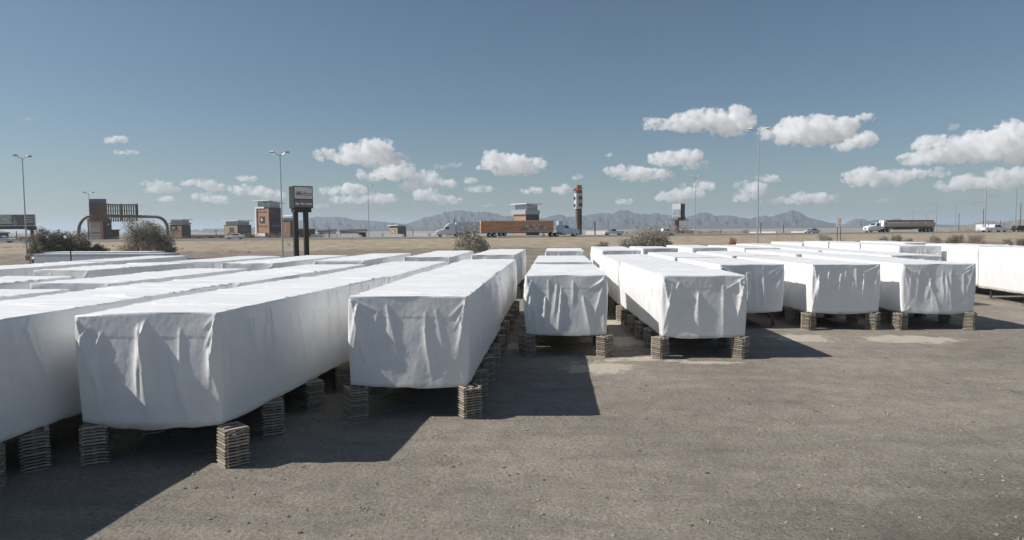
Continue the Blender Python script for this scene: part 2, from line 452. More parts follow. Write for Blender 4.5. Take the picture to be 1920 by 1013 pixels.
def ground_material():
    m = bpy.data.materials.new('yard_dirt'); m.use_nodes = True
    nt = m.node_tree; N = nt.nodes; L = nt.links
    p = N['Principled BSDF']; p.inputs['Roughness'].default_value = 0.93; p.inputs['Specular IOR Level'].default_value = .25
    tc = N.new('ShaderNodeTexCoord')
    def noise(scale, detail=5, rough=.6, dist=0.0):
        n = N.new('ShaderNodeTexNoise'); n.inputs['Scale'].default_value = scale; n.inputs['Detail'].default_value = detail
        n.inputs['Roughness'].default_value = rough; n.inputs['Distortion'].default_value = dist
        L.new(tc.outputs['Object'], n.inputs['Vector']); return n.outputs['Fac']
    def ramp(src, a, b, ca, cb):
        r = N.new('ShaderNodeValToRGB'); r.color_ramp.elements[0].position = a; r.color_ramp.elements[1].position = b
        r.color_ramp.elements[0].color = (*ca, 1); r.color_ramp.elements[1].color = (*cb, 1)
        L.new(src, r.inputs[0]); return r.outputs[0]
    def mixc(f, a, b, mode='MIX'):
        x = N.new('ShaderNodeMix'); x.data_type = 'RGBA'; x.blend_type = mode
        for s, v in ((0, f), (6, a), (7, b)):
            if isinstance(v, (int, float)): x.inputs[s].default_value = v
            elif isinstance(v, tuple): x.inputs[s].default_value = (*v, 1)
            else: L.new(v, x.inputs[s])
        return x.outputs[2]
    def math_(op, a, b=None, c=None):
        x = N.new('ShaderNodeMath'); x.operation = op
        for k, v in enumerate((a, b, c)):
            if v is None: continue
            if isinstance(v, (int, float)): x.inputs[k].default_value = v
            else: L.new(v, x.inputs[k])
        return x.outputs[0]
    def attr(nm):
        a = N.new('ShaderNodeAttribute'); a.attribute_name = nm; return a.outputs['Fac']
    def mask(nm, scale, amt, lo=.35, hi=.65):
        n = noise(scale, 6, .65)
        v = math_('MULTIPLY_ADD', math_('SUBTRACT', n, .5), amt, attr(nm))
        x = N.new('ShaderNodeMapRange'); x.interpolation_type = 'SMOOTHSTEP'
        x.inputs['From Min'].default_value = lo; x.inputs['From Max'].default_value = hi
        L.new(v, x.inputs['Value']); return x.outputs[0]
    big = noise(.22, 4, .55)
    mid = noise(1.3, 6, .65, .4)
    fine = noise(11, 6, .7)
    grit = noise(55, 4, .7)
    c = ramp(big, .35, .68, (.325, .288, .243), (.405, .359, .302))
    c = mixc(.45, c, ramp(mid, .33, .68, (.22, .199, .172), (.43, .391, .338)), 'MIX')
    c = mixc(.8, c, ramp(fine, .3, .72, (.50, .49, .47), (1.36, 1.35, 1.33)), 'MULTIPLY')
    c = mixc(.8, c, ramp(grit, .34, .68, (.55, .54, .52), (1.42, 1.42, 1.42)), 'MULTIPLY')
    mp = N.new('ShaderNodeMapping'); mp.inputs['Rotation'].default_value = (0, 0, .16); mp.inputs['Scale'].default_value = (.16, .8, 1); L.new(tc.outputs['Object'], mp.inputs[0])
    tr = N.new('ShaderNodeTexNoise'); tr.inputs['Scale'].default_value = 1.6; tr.inputs['Detail'].default_value = 6; tr.inputs['Roughness'].default_value = .62; L.new(mp.outputs[0], tr.inputs['Vector'])
    c = mixc(.34, c, ramp(tr.outputs['Fac'], .34, .66, (.72, .72, .71), (1.16, 1.15, 1.13)), 'MULTIPLY')
    c = mixc(.8, c, ramp(noise(.11, 3, .5), .36, .64, (.86, .86, .855), (1.1, 1.1, 1.09)), 'MULTIPLY')
    # faint tyre ruts along the fronts of the rows
    sp = N.new('ShaderNodeSeparateXYZ'); L.new(tc.outputs['Object'], sp.inputs[0])
    sway = math_('MULTIPLY', math_('SINE', math_('MULTIPLY', sp.outputs[0], .16)), .9)
    wob = math_('MULTIPLY', math_('SUBTRACT', noise(.6, 3), .5), .5)
    rut = None
    for off, slope in ((12.2, .10), (14.05, .10), (16.4, .30), (18.2, .30), (11.0, -.12), (12.8, -.12)):
        d_ = math_('ABSOLUTE', math_('ADD', math_('SUBTRACT', math_('SUBTRACT', sp.outputs[1], math_('MULTIPLY', sp.outputs[0], slope)), off), math_('ADD', sway, wob)))
        x = N.new('ShaderNodeMapRange'); x.interpolation_type = 'SMOOTHSTEP'; x.inputs['From Min'].default_value = .30; x.inputs['From Max'].default_value = .08
        L.new(d_, x.inputs['Value'])
        rut = x.outputs[0] if rut is None else math_('MAXIMUM', rut, x.outputs[0])
    brk = ramp(noise(.5, 5, .7), .40, .62, (0, 0, 0), (1, 1, 1))
    c = mixc(math_('MULTIPLY', math_('MULTIPLY', rut, brk), .42), c, (.17, .155, .135))
    # scattered dark crumbs of asphalt and pale chips
    vo = N.new('ShaderNodeTexVoronoi'); vo.inputs['Scale'].default_value = 4.6; vo.inputs['Randomness'].default_value = 1.0; L.new(tc.outputs['Object'], vo.inputs['Vector'])
    crumb = ramp(vo.outputs['Distance'], .06, .16, (1, 1, 1), (0, 0, 0))
    sel = ramp(noise(1.9, 3), .56, .64, (0, 0, 0), (1, 1, 1))
    c = mixc(math_('MULTIPLY', crumb, sel), c, (.085, .085, .072))
    vo2 = N.new('ShaderNodeTexVoronoi'); vo2.inputs['Scale'].default_value = 13.0; L.new(tc.outputs['Object'], vo2.inputs['Vector'])
    chip = ramp(vo2.outputs['Distance'], .05, .11, (1, 1, 1), (0, 0, 0))
    c = mixc(math_('MULTIPLY', chip, .55), c, (.46, .42, .36))
    c = mixc(math_('MULTIPLY', mask('painted_vignette', .4, .6, .05, 1.1), .85), c, mixc(1.0, c, (.20, .20, .20), 'MULTIPLY'))  # corner vignette darkening multiplied into the dirt colour
    c = mixc(mask('sand', 1.1, 2.1), c, ramp(fine, .3, .7, (.43, .375, .30), (.62, .555, .46)))
    c = mixc(mask('lowbank', .35, .8, .3, .7), c, mixc(.75, ramp(noise(.5, 6, .7), .35, .66, (.185, .158, .124), (.33, .285, .225)), ramp(fine, .3, .7, (.6, .6, .58), (1.3, 1.3, 1.3)), 'MULTIPLY'))
    c = mixc(mask('bank', .25, .7, .3, .7), c, mixc(.7, ramp(noise(.3, 6, .7), .34, .68, (.30, .245, .175), (.46, .385, .285)), ramp(noise(3, 5, .7), .3, .7, (.68, .67, .65), (1.22, 1.22, 1.2)), 'MULTIPLY'))
    c = mixc(mask('far', .05, .6), c, ramp(noise(.04, 5), .35, .65, (.27, .235, .185), (.38, .335, .27)))
    L.new(c, p.inputs['Base Color'])
    h = math_('ADD', math_('MULTIPLY', fine, 1.0), math_('MULTIPLY', grit, .35))
    h = math_('ADD', h, math_('MULTIPLY', mid, 1.6))
    b = N.new('ShaderNodeBump'); b.inputs['Strength'].default_value = .75; b.inputs['Distance'].default_value = .085
    L.new(h, b.inputs['Height']); L.new(b.outputs[0], p.inputs['Normal'])
    return m
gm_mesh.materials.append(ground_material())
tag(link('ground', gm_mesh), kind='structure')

def strip(name, s0, s1, t0, t1, lift, m, n=60):
    v, f = [], []
    for k in range(n+1):
        t = t0+(t1-t0)*k/n
        for s in (s0, s1):
            x, y = xy(s, t); v.append((x, y, float(road_z(t))+lift))
    for k in range(n): f.append((2*k, 2*k+2, 2*k+3, 2*k+1))
    return link(name, mesh_np(name, v, f, m))
ASPHALT = mat('freeway_asphalt', (.21, .20, .185), .9, var=.18, vscale=.2, bump=.2, bscale=5)
PAINT = mat('road_paint', (.75, .74, .70), .7)
def lane(name, s0, s1):
    o = tag(strip(name, s0, s1, -700, 900, .06, ASPHALT), kind='structure')
    w = s1-s0
    for s in (1.6, w-1.6): 
        l = strip('edge_line', s0+s-.08, s0+s+.08, -700, 900, .064, PAINT); l.parent = o
    mb = MB()
    for s in (s0+w/3+.4, s0+2*w/3-.4):
        for t in np.arange(-260, 420, 12.0):
            a, b, c_, d_ = xy(s-.07, t), xy(s+.07, t), xy(s+.07, t+3.6), xy(s-.07, t+3.6)
            z = float(road_z(t))+.064
            mb.add([(*a, z), (*d_, z), (*c_, z), (*b, z)], [(0, 1, 2, 3)])
    l = mb.build('lane_dashes', PAINT); l.parent = o
    return o
lane('freeway_near_lanes', 1.0, 15.0)
lane('freeway_far_lanes', 24.0, 38.0)

# mountains: crest read as elevation above the plain, spurs running down towards the camera
CREST = [(380,428),(440,427),(480,425),(520,422),(545,418),(565,411),(585,406),(605,405),(625,404.5),(650,406.5),(668,411),(690,412),(712,413.5),(740,417),(760,419),(775,414),(800,405),(820,401.5),(832,397),(850,393.5),(862,391),(872,394),
 (890,396.5),(910,395.5),(930,398.5),(945,403),(965,404),(990,407),(1010,408),(1030,405.5),(1040,402.5),(1050,400),(1065,406),(1085,404),(1110,400),(1125,398.5),(1150,399),(1160,395),(1166,392.5),(1177,393),(1190,398),(1200,400),(1207,398.5),
 (1216,401),(1228,398),(1240,399),(1255,402),(1270,404),(1290,404),(1305,402),(1311,397),(1320,395.5),(1326,396),(1335,400),(1340,403),(1350,402),(1375,403),(1390,407),(1405,408.5),(1432,403),(1450,405),(1466,398),(1485,393),(1500,397),
 (1512,405),(1530,410),(1560,417),(1585,420),(1610,417),(1640,411),(1660,411.5),(1684,408.5),(1697,414),(1730,418),(1760,420),(1800,421),(1830,420),(1870,419),(1920,418),(1990,420),(2080,424),(2200,427)]
ROCK = mat('mountain_rock', (.075, .074, .074), .95, var=.35, vscale=.004, bump=.0)
def mountain_range(name, crest, dist, depth, m, seed, spur=1.0, front=1.0):
    cxs = np.array([c[0] for c in crest], float); cys = np.array([c[1] for c in crest], float)
    n, nd = 760, 84
    px = np.linspace(cxs[0], cxs[-1], n)
    py = np.interp(px, cxs, cys)
    hor = 430.0 - (px-1043)*.00716
    hgt = np.maximum(hor-py, .8)/FPX*dist + (fbm(px/7, px*0, seed, 5, .6)-.5)*.16*np.maximum(hor-py, 4)/FPX*dist
    V = np.zeros((nd, n, 3))
    base = [ray(float(x), 430.0, 1.0) for x in px]
    bx = np.array([b.x for b in base]); by = np.array([b.y for b in base])
    for k in range(nd):
        q = k/(nd-1)*1.35                      # 0 = foot towards the camera, 1 = crest, >1 = back
        d = dist + (q-1)*depth
        x = bx*d; y = by*d
        prof = np.clip(q, 0, 1)**1.25 if q <= 1 else max(0.0, 1-(q-1)*2.4)
        ridge = 1-np.abs(2*fbm(px/20+q*.5, np.full(n, q*1.0), seed+5, 5, .55)-1)*2.4
        ridge2 = 1-np.abs(2*fbm(px/6.5+q*.9, np.full(n, q*2.0), seed+9, 4, .6)-1)*2.4
        carve = (np.clip(1-ridge, 0, 1.4)*.60+np.clip(1-ridge2, 0, 1.4)*.36)*spur*np.sin(PI*min(q, 1.0))**.8
        V[k, :, 0] = x; V[k, :, 1] = y
        V[k, :, 2] = 0.2 + hgt*np.maximum(prof*(1-carve*.8), 0) - (6 if (k == 0 or k == nd-1) else 0)
    idx = np.arange(nd*n).reshape(nd, n)
    f = np.stack([idx[:-1, :-1], idx[:-1, 1:], idx[1:, 1:], idx[1:, :-1]], -1).reshape(-1, 4)
    return tag(link(name, mesh_np(name, V.reshape(-1, 3), f, m, smooth=True)), kind='structure')
mountain_range('mountains', CREST, 5600, 1500, ROCK, 4)
HILL = [(1560,426),(1580,420),(1592,414),(1602,409.5),(1612,408),(1622,410),(1632,417),(1645,421),(1665,424),(1690,426)]
mountain_range('hill', HILL, 4900, 500, mat('hill_rock', (.13, .125, .12), .95, var=.2, vscale=.01), 21)
HILL2 = [(1770,425),(1800,421),(1822,418),(1832,415),(1845,412.5),(1860,411),(1868,414),(1885,412.5),(1900,410.5),(1925,408),(1950,413),(1980,419),(2040,424)]
mountain_range('foothills', HILL2, 2700, 500, mat('foothill_soil', (.22, .185, .145), .95, var=.25, vscale=.02), 33)
HILL3 = [(330,434),(350,431.5),(366,429),(378,431),(395,433.5),(430,434),(470,432),(500,429),(520,427.5),(545,430),(575,432)]
mountain_range('distant_hill', HILL3, 6300, 400, ROCK, 40)
HILL4 = [(-90,434),(-20,428),(0,430),(20,436),(60,437)]
mountain_range('distant_hill', HILL4, 6300, 400, ROCK, 44)

# haze: one closed box of thin dusty air round everything but the sky and the clouds
hz = MB(); hz.box((0, 0, 109.0), (63000, 63000, 220))
HAZE = bpy.data.materials.new('dusty_air'); HAZE.use_nodes = True
hn = HAZE.node_tree.nodes; hn.clear()
hv = hn.new('ShaderNodeVolumePrincipled')
hv.inputs['Color'].default_value = (.68, .82, .96, 1)
hv.inputs['Density'].default_value = 0.00011
hv.inputs['Anisotropy'].default_value = 0.15
ho = hn.new('ShaderNodeOutputMaterial')
HAZE.node_tree.links.new(hv.outputs[0], ho.inputs['Volume'])
tag(hz.build('haze', HAZE), kind='stuff')
# ------------------------------------------------------------------ the wrapped modules and their timber cribs
def wrap_material():
    m = bpy.data.materials.new('white_wrap'); m.use_nodes = True
    nt = m.node_tree; N = nt.nodes; L = nt.links
    p = N['Principled BSDF']
    p.inputs['Roughness'].default_value = 0.42
    p.inputs['Specular IOR Level'].default_value = 0.42
    tc = N.new('ShaderNodeTexCoord')
    def noise(scale, detail, rough, stretch=(1, 1, 1)):
        mp = N.new('ShaderNodeMapping'); mp.inputs['Scale'].default_value = stretch; L.new(tc.outputs['Object'], mp.inputs[0])
        n = N.new('ShaderNodeTexNoise'); n.inputs['Scale'].default_value = scale; n.inputs['Detail'].default_value = detail
        n.inputs['Roughness'].default_value = rough; n.inputs['Distortion'].default_value = .5
        L.new(mp.outputs[0], n.inputs['Vector']); return n.outputs['Fac']
    r = N.new('ShaderNodeValToRGB')
    r.color_ramp.elements[0].position = .3; r.color_ramp.elements[1].position = .7
    r.color_ramp.elements[0].color = (.80, .80, .792, 1); r.color_ramp.elements[1].color = (.865, .862, .85, 1)
    L.new(noise(1.2, 5, .6), r.inputs[0])
    # road dust thrown up along the lowest hand's breadth of the sheet
    g = N.new('ShaderNodeSeparateXYZ'); L.new(tc.outputs['Object'], g.inputs[0])
    mr = N.new('ShaderNodeMapRange'); mr.inputs['From Min'].default_value = 1.06; mr.inputs['From Max'].default_value = .88
    mr.inputs['To Min'].default_value = 0; mr.inputs['To Max'].default_value = 1.5
    L.new(g.outputs[2], mr.inputs['Value'])
    mu = N.new('ShaderNodeMath'); mu.operation = 'MULTIPLY'; L.new(mr.outputs[0], mu.inputs[0]); L.new(noise(2.0, 5, .7), mu.inputs[1])
    mx = N.new('ShaderNodeMix'); mx.data_type = 'RGBA'; L.new(mu.outputs[0], mx.inputs[0]); L.new(r.outputs[0], mx.inputs[6]); mx.inputs[7].default_value = (.42, .33, .23, 1)
    L.new(mx.outputs[2], p.inputs['Base Color'])
    a = N.new('ShaderNodeMath'); a.operation = 'MULTIPLY_ADD'; a.inputs[1].default_value = .35
    L.new(noise(24, 5, .7), a.inputs[0]); L.new(noise(6, 6, .65, (1, 1, .55)), a.inputs[2])
    b = N.new('ShaderNodeBump'); b.inputs['Strength'].default_value = .42; b.inputs['Distance'].default_value = .02
    L.new(a.outputs[0], b.inputs['Height']); L.new(b.outputs[0], p.inputs['Normal'])
    return m
WRAP = wrap_material()
FRAME = mat('module_floor_timber', (.12, .09, .06), .85, var=.3, vscale=4)

def fold(u, v, u0, v0, ang, ln, w0, w1, amp):
    """a crease from (u0, v0), ang from straight down (v grows downwards), widening from w0 to w1"""
    du, dv = u-u0, v-v0
    dx, dy = math.sin(ang), math.cos(ang)
    t = (du*dx+dv*dy)/ln
    c = du*dy-dv*dx
    w = w0+(w1-w0)*np.clip(t, 0, 1)
    end = np.clip(t/.12, 0, 1)*np.clip((1-t)/.45, 0, 1)
    end = end*end*(3-2*end)
    return amp*end*np.exp(-(np.abs(c)/w)**1.3)

def end_relief(u, v, W, Hh, rr):
    """cloth relief of a gable end: u across from the left, v down from the roof edge"""
    h = np.zeros_like(u)
    k_ = rr.uniform(.5, 1.0)
    flap = rr.uniform(.56, .70)
    # drapes fanning down from under the flap
    uc = rr.uniform(.32, .62)*W
    for k in range(rr.randint(9, 13)):
        u0 = min(max(uc+rr.gauss(0, .3)*W, .08*W), .92*W)
        a = R((u0-uc)/W*20+rr.gauss(0, 7))
        h += fold(u, v, u0, rr.uniform(.1, .95), a, rr.uniform(1.3, 2.6), rr.uniform(.025, .05), rr.uniform(.08, .20), k_*rr.uniform(.03, .072))
    # long creases pulled from the two upper corners
    for side in (0, 1):
        sg = 1 if side == 0 else -1
        h += fold(u, v, .04 if side == 0 else W-.04, .03, R(rr.uniform(5, 16))*sg, rr.uniform(1.8, 2.6), .03, rr.uniform(.08, .16), k_*rr.uniform(.04, .085))
        for _ in range(rr.randint(2, 3)):
            h += fold(u, v, 0.03 if side == 0 else W-.03, rr.uniform(0, .15), R(rr.uniform(22, 66))*sg, rr.uniform(.5, 1.3), .016, rr.uniform(.035, .08), rr.uniform(.014, .036))
    # creases gathered at the lower corners
    for side in (0, 1):
        for _ in range(3):
            a = 180-rr.uniform(5, 60)*(1 if side == 0 else -1)
            h += fold(u, v, .05 if side == 0 else W-.05, Hh-.03, R(a), rr.uniform(.5, 1.4), .02, rr.uniform(.05, .1), rr.uniform(.01, .022))
    # slow billows and small crumples
    h += (fbm(u*1.1+v*.3, v*.45, rr.randint(0, 99), 2, .4)-.5)*.06
    h += (1-np.abs(2*fbm(u*4+v*2, v*3-u, rr.randint(0, 99), 3)-1))*.006
    h += (fbm(u*9-v*3, v*5+u*2, rr.randint(0, 99), 3)-.5)*.010*np.clip(2*fbm(u*.9, v*.9, rr.randint(0, 99), 2)-.5, 0, 1)
    # slack belly and the folded-down roof flap with its stitched edge
    h += .05*np.sin(PI*np.clip(u/W, 0, 1))*np.clip((v-flap)/(Hh-flap), 0, 1)
    sm = flap+.012*np.sin(u*2.3+rr.uniform(0, 6))
    h += .006*np.clip((sm-v)/.02, 0, 1)
    return h

def side_relief(y, v, L, Hh, rr):
    h = np.zeros_like(y)
    for _ in range(int(L*3.0)):
        h += fold(y, v, rr.uniform(0, L), rr.uniform(0, .7), R(rr.gauss(0, 9)), rr.uniform(.8, 2.4), rr.uniform(.03, .07), rr.uniform(.06, .2), rr.uniform(.018, .06))
    for _ in range(int(L*.45)):
        y0 = rr.uniform(0, L)
        for a in (-30, -12, 10, 28):
            h += fold(y, v, y0, .02, R(a+rr.uniform(-6, 6)), rr.uniform(.5, 1.3), .02, .06, rr.uniform(.012, .03))
    h += (fbm(y*1.3, v*.6, rr.randint(0, 99), 2, .4)-.5)*.05
    h += .05*np.sin(PI*np.clip(v/Hh, 0, 1))
    sm = rr.uniform(.7, .85)
    h += .008*np.clip((sm+.03*np.sin(y*.9)-v)/.04, 0, 1)
    return h

def roof_relief(x, y, W, L, rr):
    h = np.zeros_like(x)
    for _ in range(int(L*4.5)):
        y0 = rr.uniform(0, L); w = rr.uniform(.022, .075)
        x0, xw = rr.uniform(-.5, .5)*W, rr.uniform(.3, .9)*W
        skew = rr.gauss(0, .15)
        h += rr.uniform(.010, .034)*np.exp(-(np.abs(y-y0-skew*(x-x0))/w)**1.4)*np.exp(-((x-x0)/xw)**4)
    h += (fbm(x*.6, y*3.0, rr.randint(0, 99), 3, .45)-.5)*.022
    for _ in range(3):
        h += rr.uniform(.008, .016)*np.clip((y-rr.uniform(.08, .92)*L-.04*np.sin(x*1.7+rr.uniform(0, 6)))/.03, 0, 1)*rr.choice((-1, 1))
    bay = .61
    h -= .02*(np.sin(PI*((y/bay) % 1.0)))**2
    return h

def make_wrap(W, L, zb, H, nx, nz, ny, seed, droop=0.0, shear=0.0):
    rr = random.Random(seed)
    Hh = H-zb
    X = np.linspace(-W/2, W/2, nx); Z = np.linspace(zb, H, nz); Y = np.linspace(0, L, ny)
    chunks, faces, off = [], [], 0
    def grid(A, B, rev):
        nonlocal off
        n0, n1 = A
        idx = np.arange(n0*n1).reshape(n0, n1)+off
        q = np.stack([idx[:-1, :-1], idx[:-1, 1:], idx[1:, 1:], idx[1:, :-1]], -1).reshape(-1, 4)
        faces.append(q[:, ::-1] if rev else q); chunks.append(B.reshape(-1, 6)); off += n0*n1
    def fade(d, w=.10):
        t = np.clip(d/w, 0, 1); return t*t*(3-2*t)
    def pack(p, nrm, h):
        o = np.zeros(p.shape[:2]+(6,)); o[..., :3] = p; o[..., 3:] = np.array(nrm)*h[..., None]; return o
    for yy, nrm, rev in ((0.0, (0, -1, 0), False), (L, (0, 1, 0), True)):
        zz, xx = np.meshgrid(Z, X, indexing='ij')
        u = xx+W/2 if yy == 0 else W/2-xx
        h = end_relief(u, H-zz, W, Hh, rr)*fade(np.minimum(np.minimum(u, W-u), (H-zz)), .035)
        grid(zz.shape, pack(np.stack([xx, np.full_like(xx, yy), zz], -1), nrm, h), rev)
    for xx0, nrm, rev in ((-W/2, (-1, 0, 0), True), (W/2, (1, 0, 0), False)):
        zz, yy = np.meshgrid(Z, Y, indexing='ij')
        h = side_relief(yy, H-zz, L, Hh, rr)*fade(np.minimum(np.minimum(yy, L-yy), (H-zz)), .04)
        grid(zz.shape, pack(np.stack([np.full_like(yy, xx0), yy, zz], -1), nrm, h), rev)
    yy, xx = np.meshgrid(Y, X, indexing='ij')
    h = roof_relief(xx, yy, W, L, rr)*fade(np.minimum(np.minimum(xx+W/2, W/2-xx), np.minimum(yy, L-yy)), .05)
    grid(yy.shape, pack(np.stack([xx, yy, np.full_like(xx, H)], -1), (0, 0, 1), h), False)
    A = np.concatenate(chunks); F = np.concatenate(faces)
    key = np.round(A[:, :3]*1000).astype(np.int64)
    _, first, inv = np.unique(key, axis=0, return_index=True, return_inverse=True)
    inv = inv.reshape(-1)
    F = inv[F]; B = A[first]
    P0 = B[:, :3]; p = P0+B[:, 3:]
    # the whole sheet: sagging hems at both ends, gathered lower corners, uneven roof edge
    x, y, z = P0[:, 0], P0[:, 1], P0[:, 2]
    low = np.clip(1-(z-zb)/(Hh*.55), 0, 1)
    sag0, sag1 = rr.uniform(.05, .13), rr.uniform(.03, .08)
    p[:, 2] -= low**1.5*np.clip(1-y/.7, 0, 1)*(sag0*(1-np.abs(2*x/W)**2.2) - .03)
    p[:, 2] -= low**1.5*np.clip(1-(L-y)/.7, 0, 1)*sag1*(1-np.abs(2*x/W)**2.2)
    p[:, 2] += low**2*(fbm(x*1.3+5, y*1.3, seed % 50, 3)-.5)*.09
    corner = np.clip(1-y/.5, 0, 1)*np.clip(np.abs(2*x/W)-.6, 0, 1)/.4*low
    p[:, 0] -= np.sign(x)*corner*rr.uniform(.0, .035)
    p[:, 1] += corner*.05
    top = np.clip(1-(H-z)/.5, 0, 1)
    p[:, 2] += top*(fbm(x*.5+9, y*.7, seed % 40+3, 3)-.5)*.03
    p[:, 2] -= top*np.clip((np.abs(2*x/W)-.75)/.25, 0, 1)**2*np.abs(np.sin(y*PI/1.22))*.008
    p[:, 0] += (fbm(y*.4, z*.6, seed % 30+6, 3)-.5)*.07
    if shear: p[:, 1] += x*shear
    if droop: p[:, 2] += droop*np.clip(-2*x/W, 0, 1)*np.clip(1-y/3.0, 0, 1)*top
    me = mesh_np('wrap', p, F, WRAP, smooth=True)
    me.set_sharp_from_angle(angle=R(50))
    return me

CRIB_WOOD = bpy.data.materials.new('weathered_lumber'); CRIB_WOOD.use_nodes = True
_n = CRIB_WOOD.node_tree.nodes; _l = CRIB_WOOD.node_tree.links
_g = _n.new('ShaderNodeNewGeometry'); _r = _n.new('ShaderNodeValToRGB')
_r.color_ramp.elements[0].color = (.23, .195, .155, 1); _r.color_ramp.elements[1].color = (.47, .41, .34, 1)
_l.new(_g.outputs['Random Per Island'], _r.inputs[0])
_tc = _n.new('ShaderNodeTexCoord'); _ns = _n.new('ShaderNodeTexNoise'); _ns.inputs['Scale'].default_value = 14; _ns.inputs['Detail'].default_value = 5
_l.new(_tc.outputs['Object'], _ns.inputs['Vector'])
_m = _n.new('ShaderNodeMix'); _m.data_type = 'RGBA'; _m.blend_type = 'MULTIPLY'; _m.inputs[0].default_value = .7
_r2 = _n.new('ShaderNodeValToRGB'); _r2.color_ramp.elements[0].position = .3; _r2.color_ramp.elements[1].position = .7
_r2.color_ramp.elements[0].color = (.6, .58, .55, 1); _r2.color_ramp.elements[1].color = (1.2, 1.2, 1.2, 1)
_l.new(_ns.outputs['Fac'], _r2.inputs[0]); _l.new(_r.outputs[0], _m.inputs[6]); _l.new(_r2.outputs[0], _m.inputs[7])
_l.new(_m.outputs[2], _n['Principled BSDF'].inputs['Base Color']); _n['Principled BSDF'].inputs['Roughness'].default_value = .9

def crib_mesh(h, seed, th=.0395):
    rr = random.Random(seed)
    mb = MB()
    n = int(h/th); th = h/n
    for k in range(n):
        for j in (-1, 0, 1):
            o = j*.262+rr.uniform(-.007, .007)
            ln = .50+rr.uniform(-.01, .015)
            e = rr.uniform(-.015, .015)
            z = th*(k+.5)
            if k % 2: mb.box((o, e, z), (.09, ln, th-.0015), rr.uniform(-.008, .008))
            else: mb.box((e, o, z), (ln, .09, th-.0015), rr.uniform(-.008, .008))
    return mb.mesh('timber_crib', CRIB_WOOD)
CRIBS = [crib_mesh(.955, 5+k) for k in range(7)]
STEEL_DARK = mat('jack_steel', (.10, .075, .06), .7, .3, var=.4, vscale=8)
STEEL_ORANGE = mat('jack_screw_primer', (.45, .17, .06), .6)
PALLET = mat('jack_base_timber', (.30, .25, .19), .9, var=.3, vscale=6)

ORD = ['front', 'second', 'third', 'fourth']
crib_n = [0]
def crib(p, label):
    o = link('timber_crib', CRIBS[crib_n[0] % 7], None, (p.x, p.y, float(ground_z(p.x, p.y))-.004), R(random.gauss(40, 7)+90*random.randint(0, 3)))
    o.rotation_euler.x, o.rotation_euler.y = R(random.gauss(0, .8)), R(random.gauss(0, .8))
    crib_n[0] += 1
    tag(o, label, 'timber crib', 'timber crib stacks under the wrapped boxes')

def jack(p, h, label, orange=False):
    t = empty('jack_stand', p, R(random.uniform(-15, 15)), label, 'jack stand', 'steel jack stands under the tall boxes')
    b = MB(); b.box((0, 0, .03), (.75, .30, .055)); b.box((0, 0, .085), (.30, .62, .055)); b.build('base_timbers', PALLET, t)
    s = MB(); s.box((0, 0, .125), (.26, .26, .022)); s.bar((0, 0, .13), (0, 0, h-.2), .055, n=10)
    for a in range(4):
        s.bar((.11*math.cos(a*PI/2+.8), .11*math.sin(a*PI/2+.8), .136), (.04*math.cos(a*PI/2+.8), .04*math.sin(a*PI/2+.8), .5), .016, n=6)
    s.build('post', STEEL_DARK, t)
    c = MB(); c.bar((0, 0, h-.2), (0, 0, h-.02), .035, n=8); c.box((0, 0, h-.012), (.2, .2, .022)); c.build('screw_head', STEEL_ORANGE if orange else STEEL_DARK, t)
    return t

def module(label, x, y, ang, L, W=3.62, H=3.64, zb=.965, q=1, seed=0, droop=0.0, row='', k=0, cribs=((), ()), shear=0.0, cdx=0.0):
    """(x, y): middle of the front end on the ground; ang: how far the long axis leans right of straight back, degrees"""
    rz = -R(ang)
    t = empty('wrapped_module', (x, y, 0), rz, label, 'wrapped module', 'white plastic-wrapped modules on timber cribs')
    nx, nz, ny = ((25, 18, int(L*6)), (60, 40, int(L*22)), (112, 84, int(L*32)))[q]
    link('wrap', make_wrap(W, L, zb-.02, H, nx, nz, ny, seed, droop, shear), t)
    f = MB(); f.box((0, L/2, zb+.075), (W-.34, L-.3, .13))
    for j in range(1, int(L/1.2)):
        f.box((0, j*1.2, zb+.17), (W-.36, .06, .055))
    f.v = [(a_, b_+a_*shear, c_) for a_, b_, c_ in f.v]
    f.build('floor_frame', FRAME, t)
    for side, lst in ((-1, cribs[0]), (1, cribs[1])):
        for j, d in enumerate(lst):
            p = Matrix.Rotation(rz, 3, 'Z') @ Vector((side*(W/2-.06)+(cdx if d < 1 else cdx*.2), d+shear*side*W/2, 0)) + Vector((x, y, 0))
            nth = ('front', 'second', 'third', 'fourth', 'fifth', 'sixth')[j]
            crib(p, f'{nth} timber crib along the {"left" if side < 0 else "right"} side of the {ORD[k]} box, {row}')
    return t

full = (.05, 2.5, 5.0, 7.5, 10.0, 12.0)
half = (.4, 3.8, 7.2, 10.2)
two = (.4, 9.0)
ROWS = {
 'A': 'fourth row left of centre', 'B': 'third row left of centre', 'C': 'second row left of centre', 'D': 'first row left of centre',
 'E': 'centre row', 'F': 'first row right of centre', 'G': 'second row right of centre', 'H': 'third row right of centre', 'I': 'fourth row right of centre',
}
ROWS = {
 'L3': 'sixth row left of centre', 'L2': 'fifth row left of centre', 'L1': 'fourth row left of centre', 'L0': 'third row left of centre', 'R1': 'second row left of centre', 'R2': 'first row left of centre',
 'R3': 'centre row', 'R4': 'first row right of centre', 'R5': 'second row right of centre', 'R6': 'third row right of centre', 'R7': 'fourth row right of centre',
 'R8': 'fifth row right of centre', 'R9': 'sixth row right of centre', 'R10': 'seventh row right of centre', 'R12': 'eighth row right of centre',
}
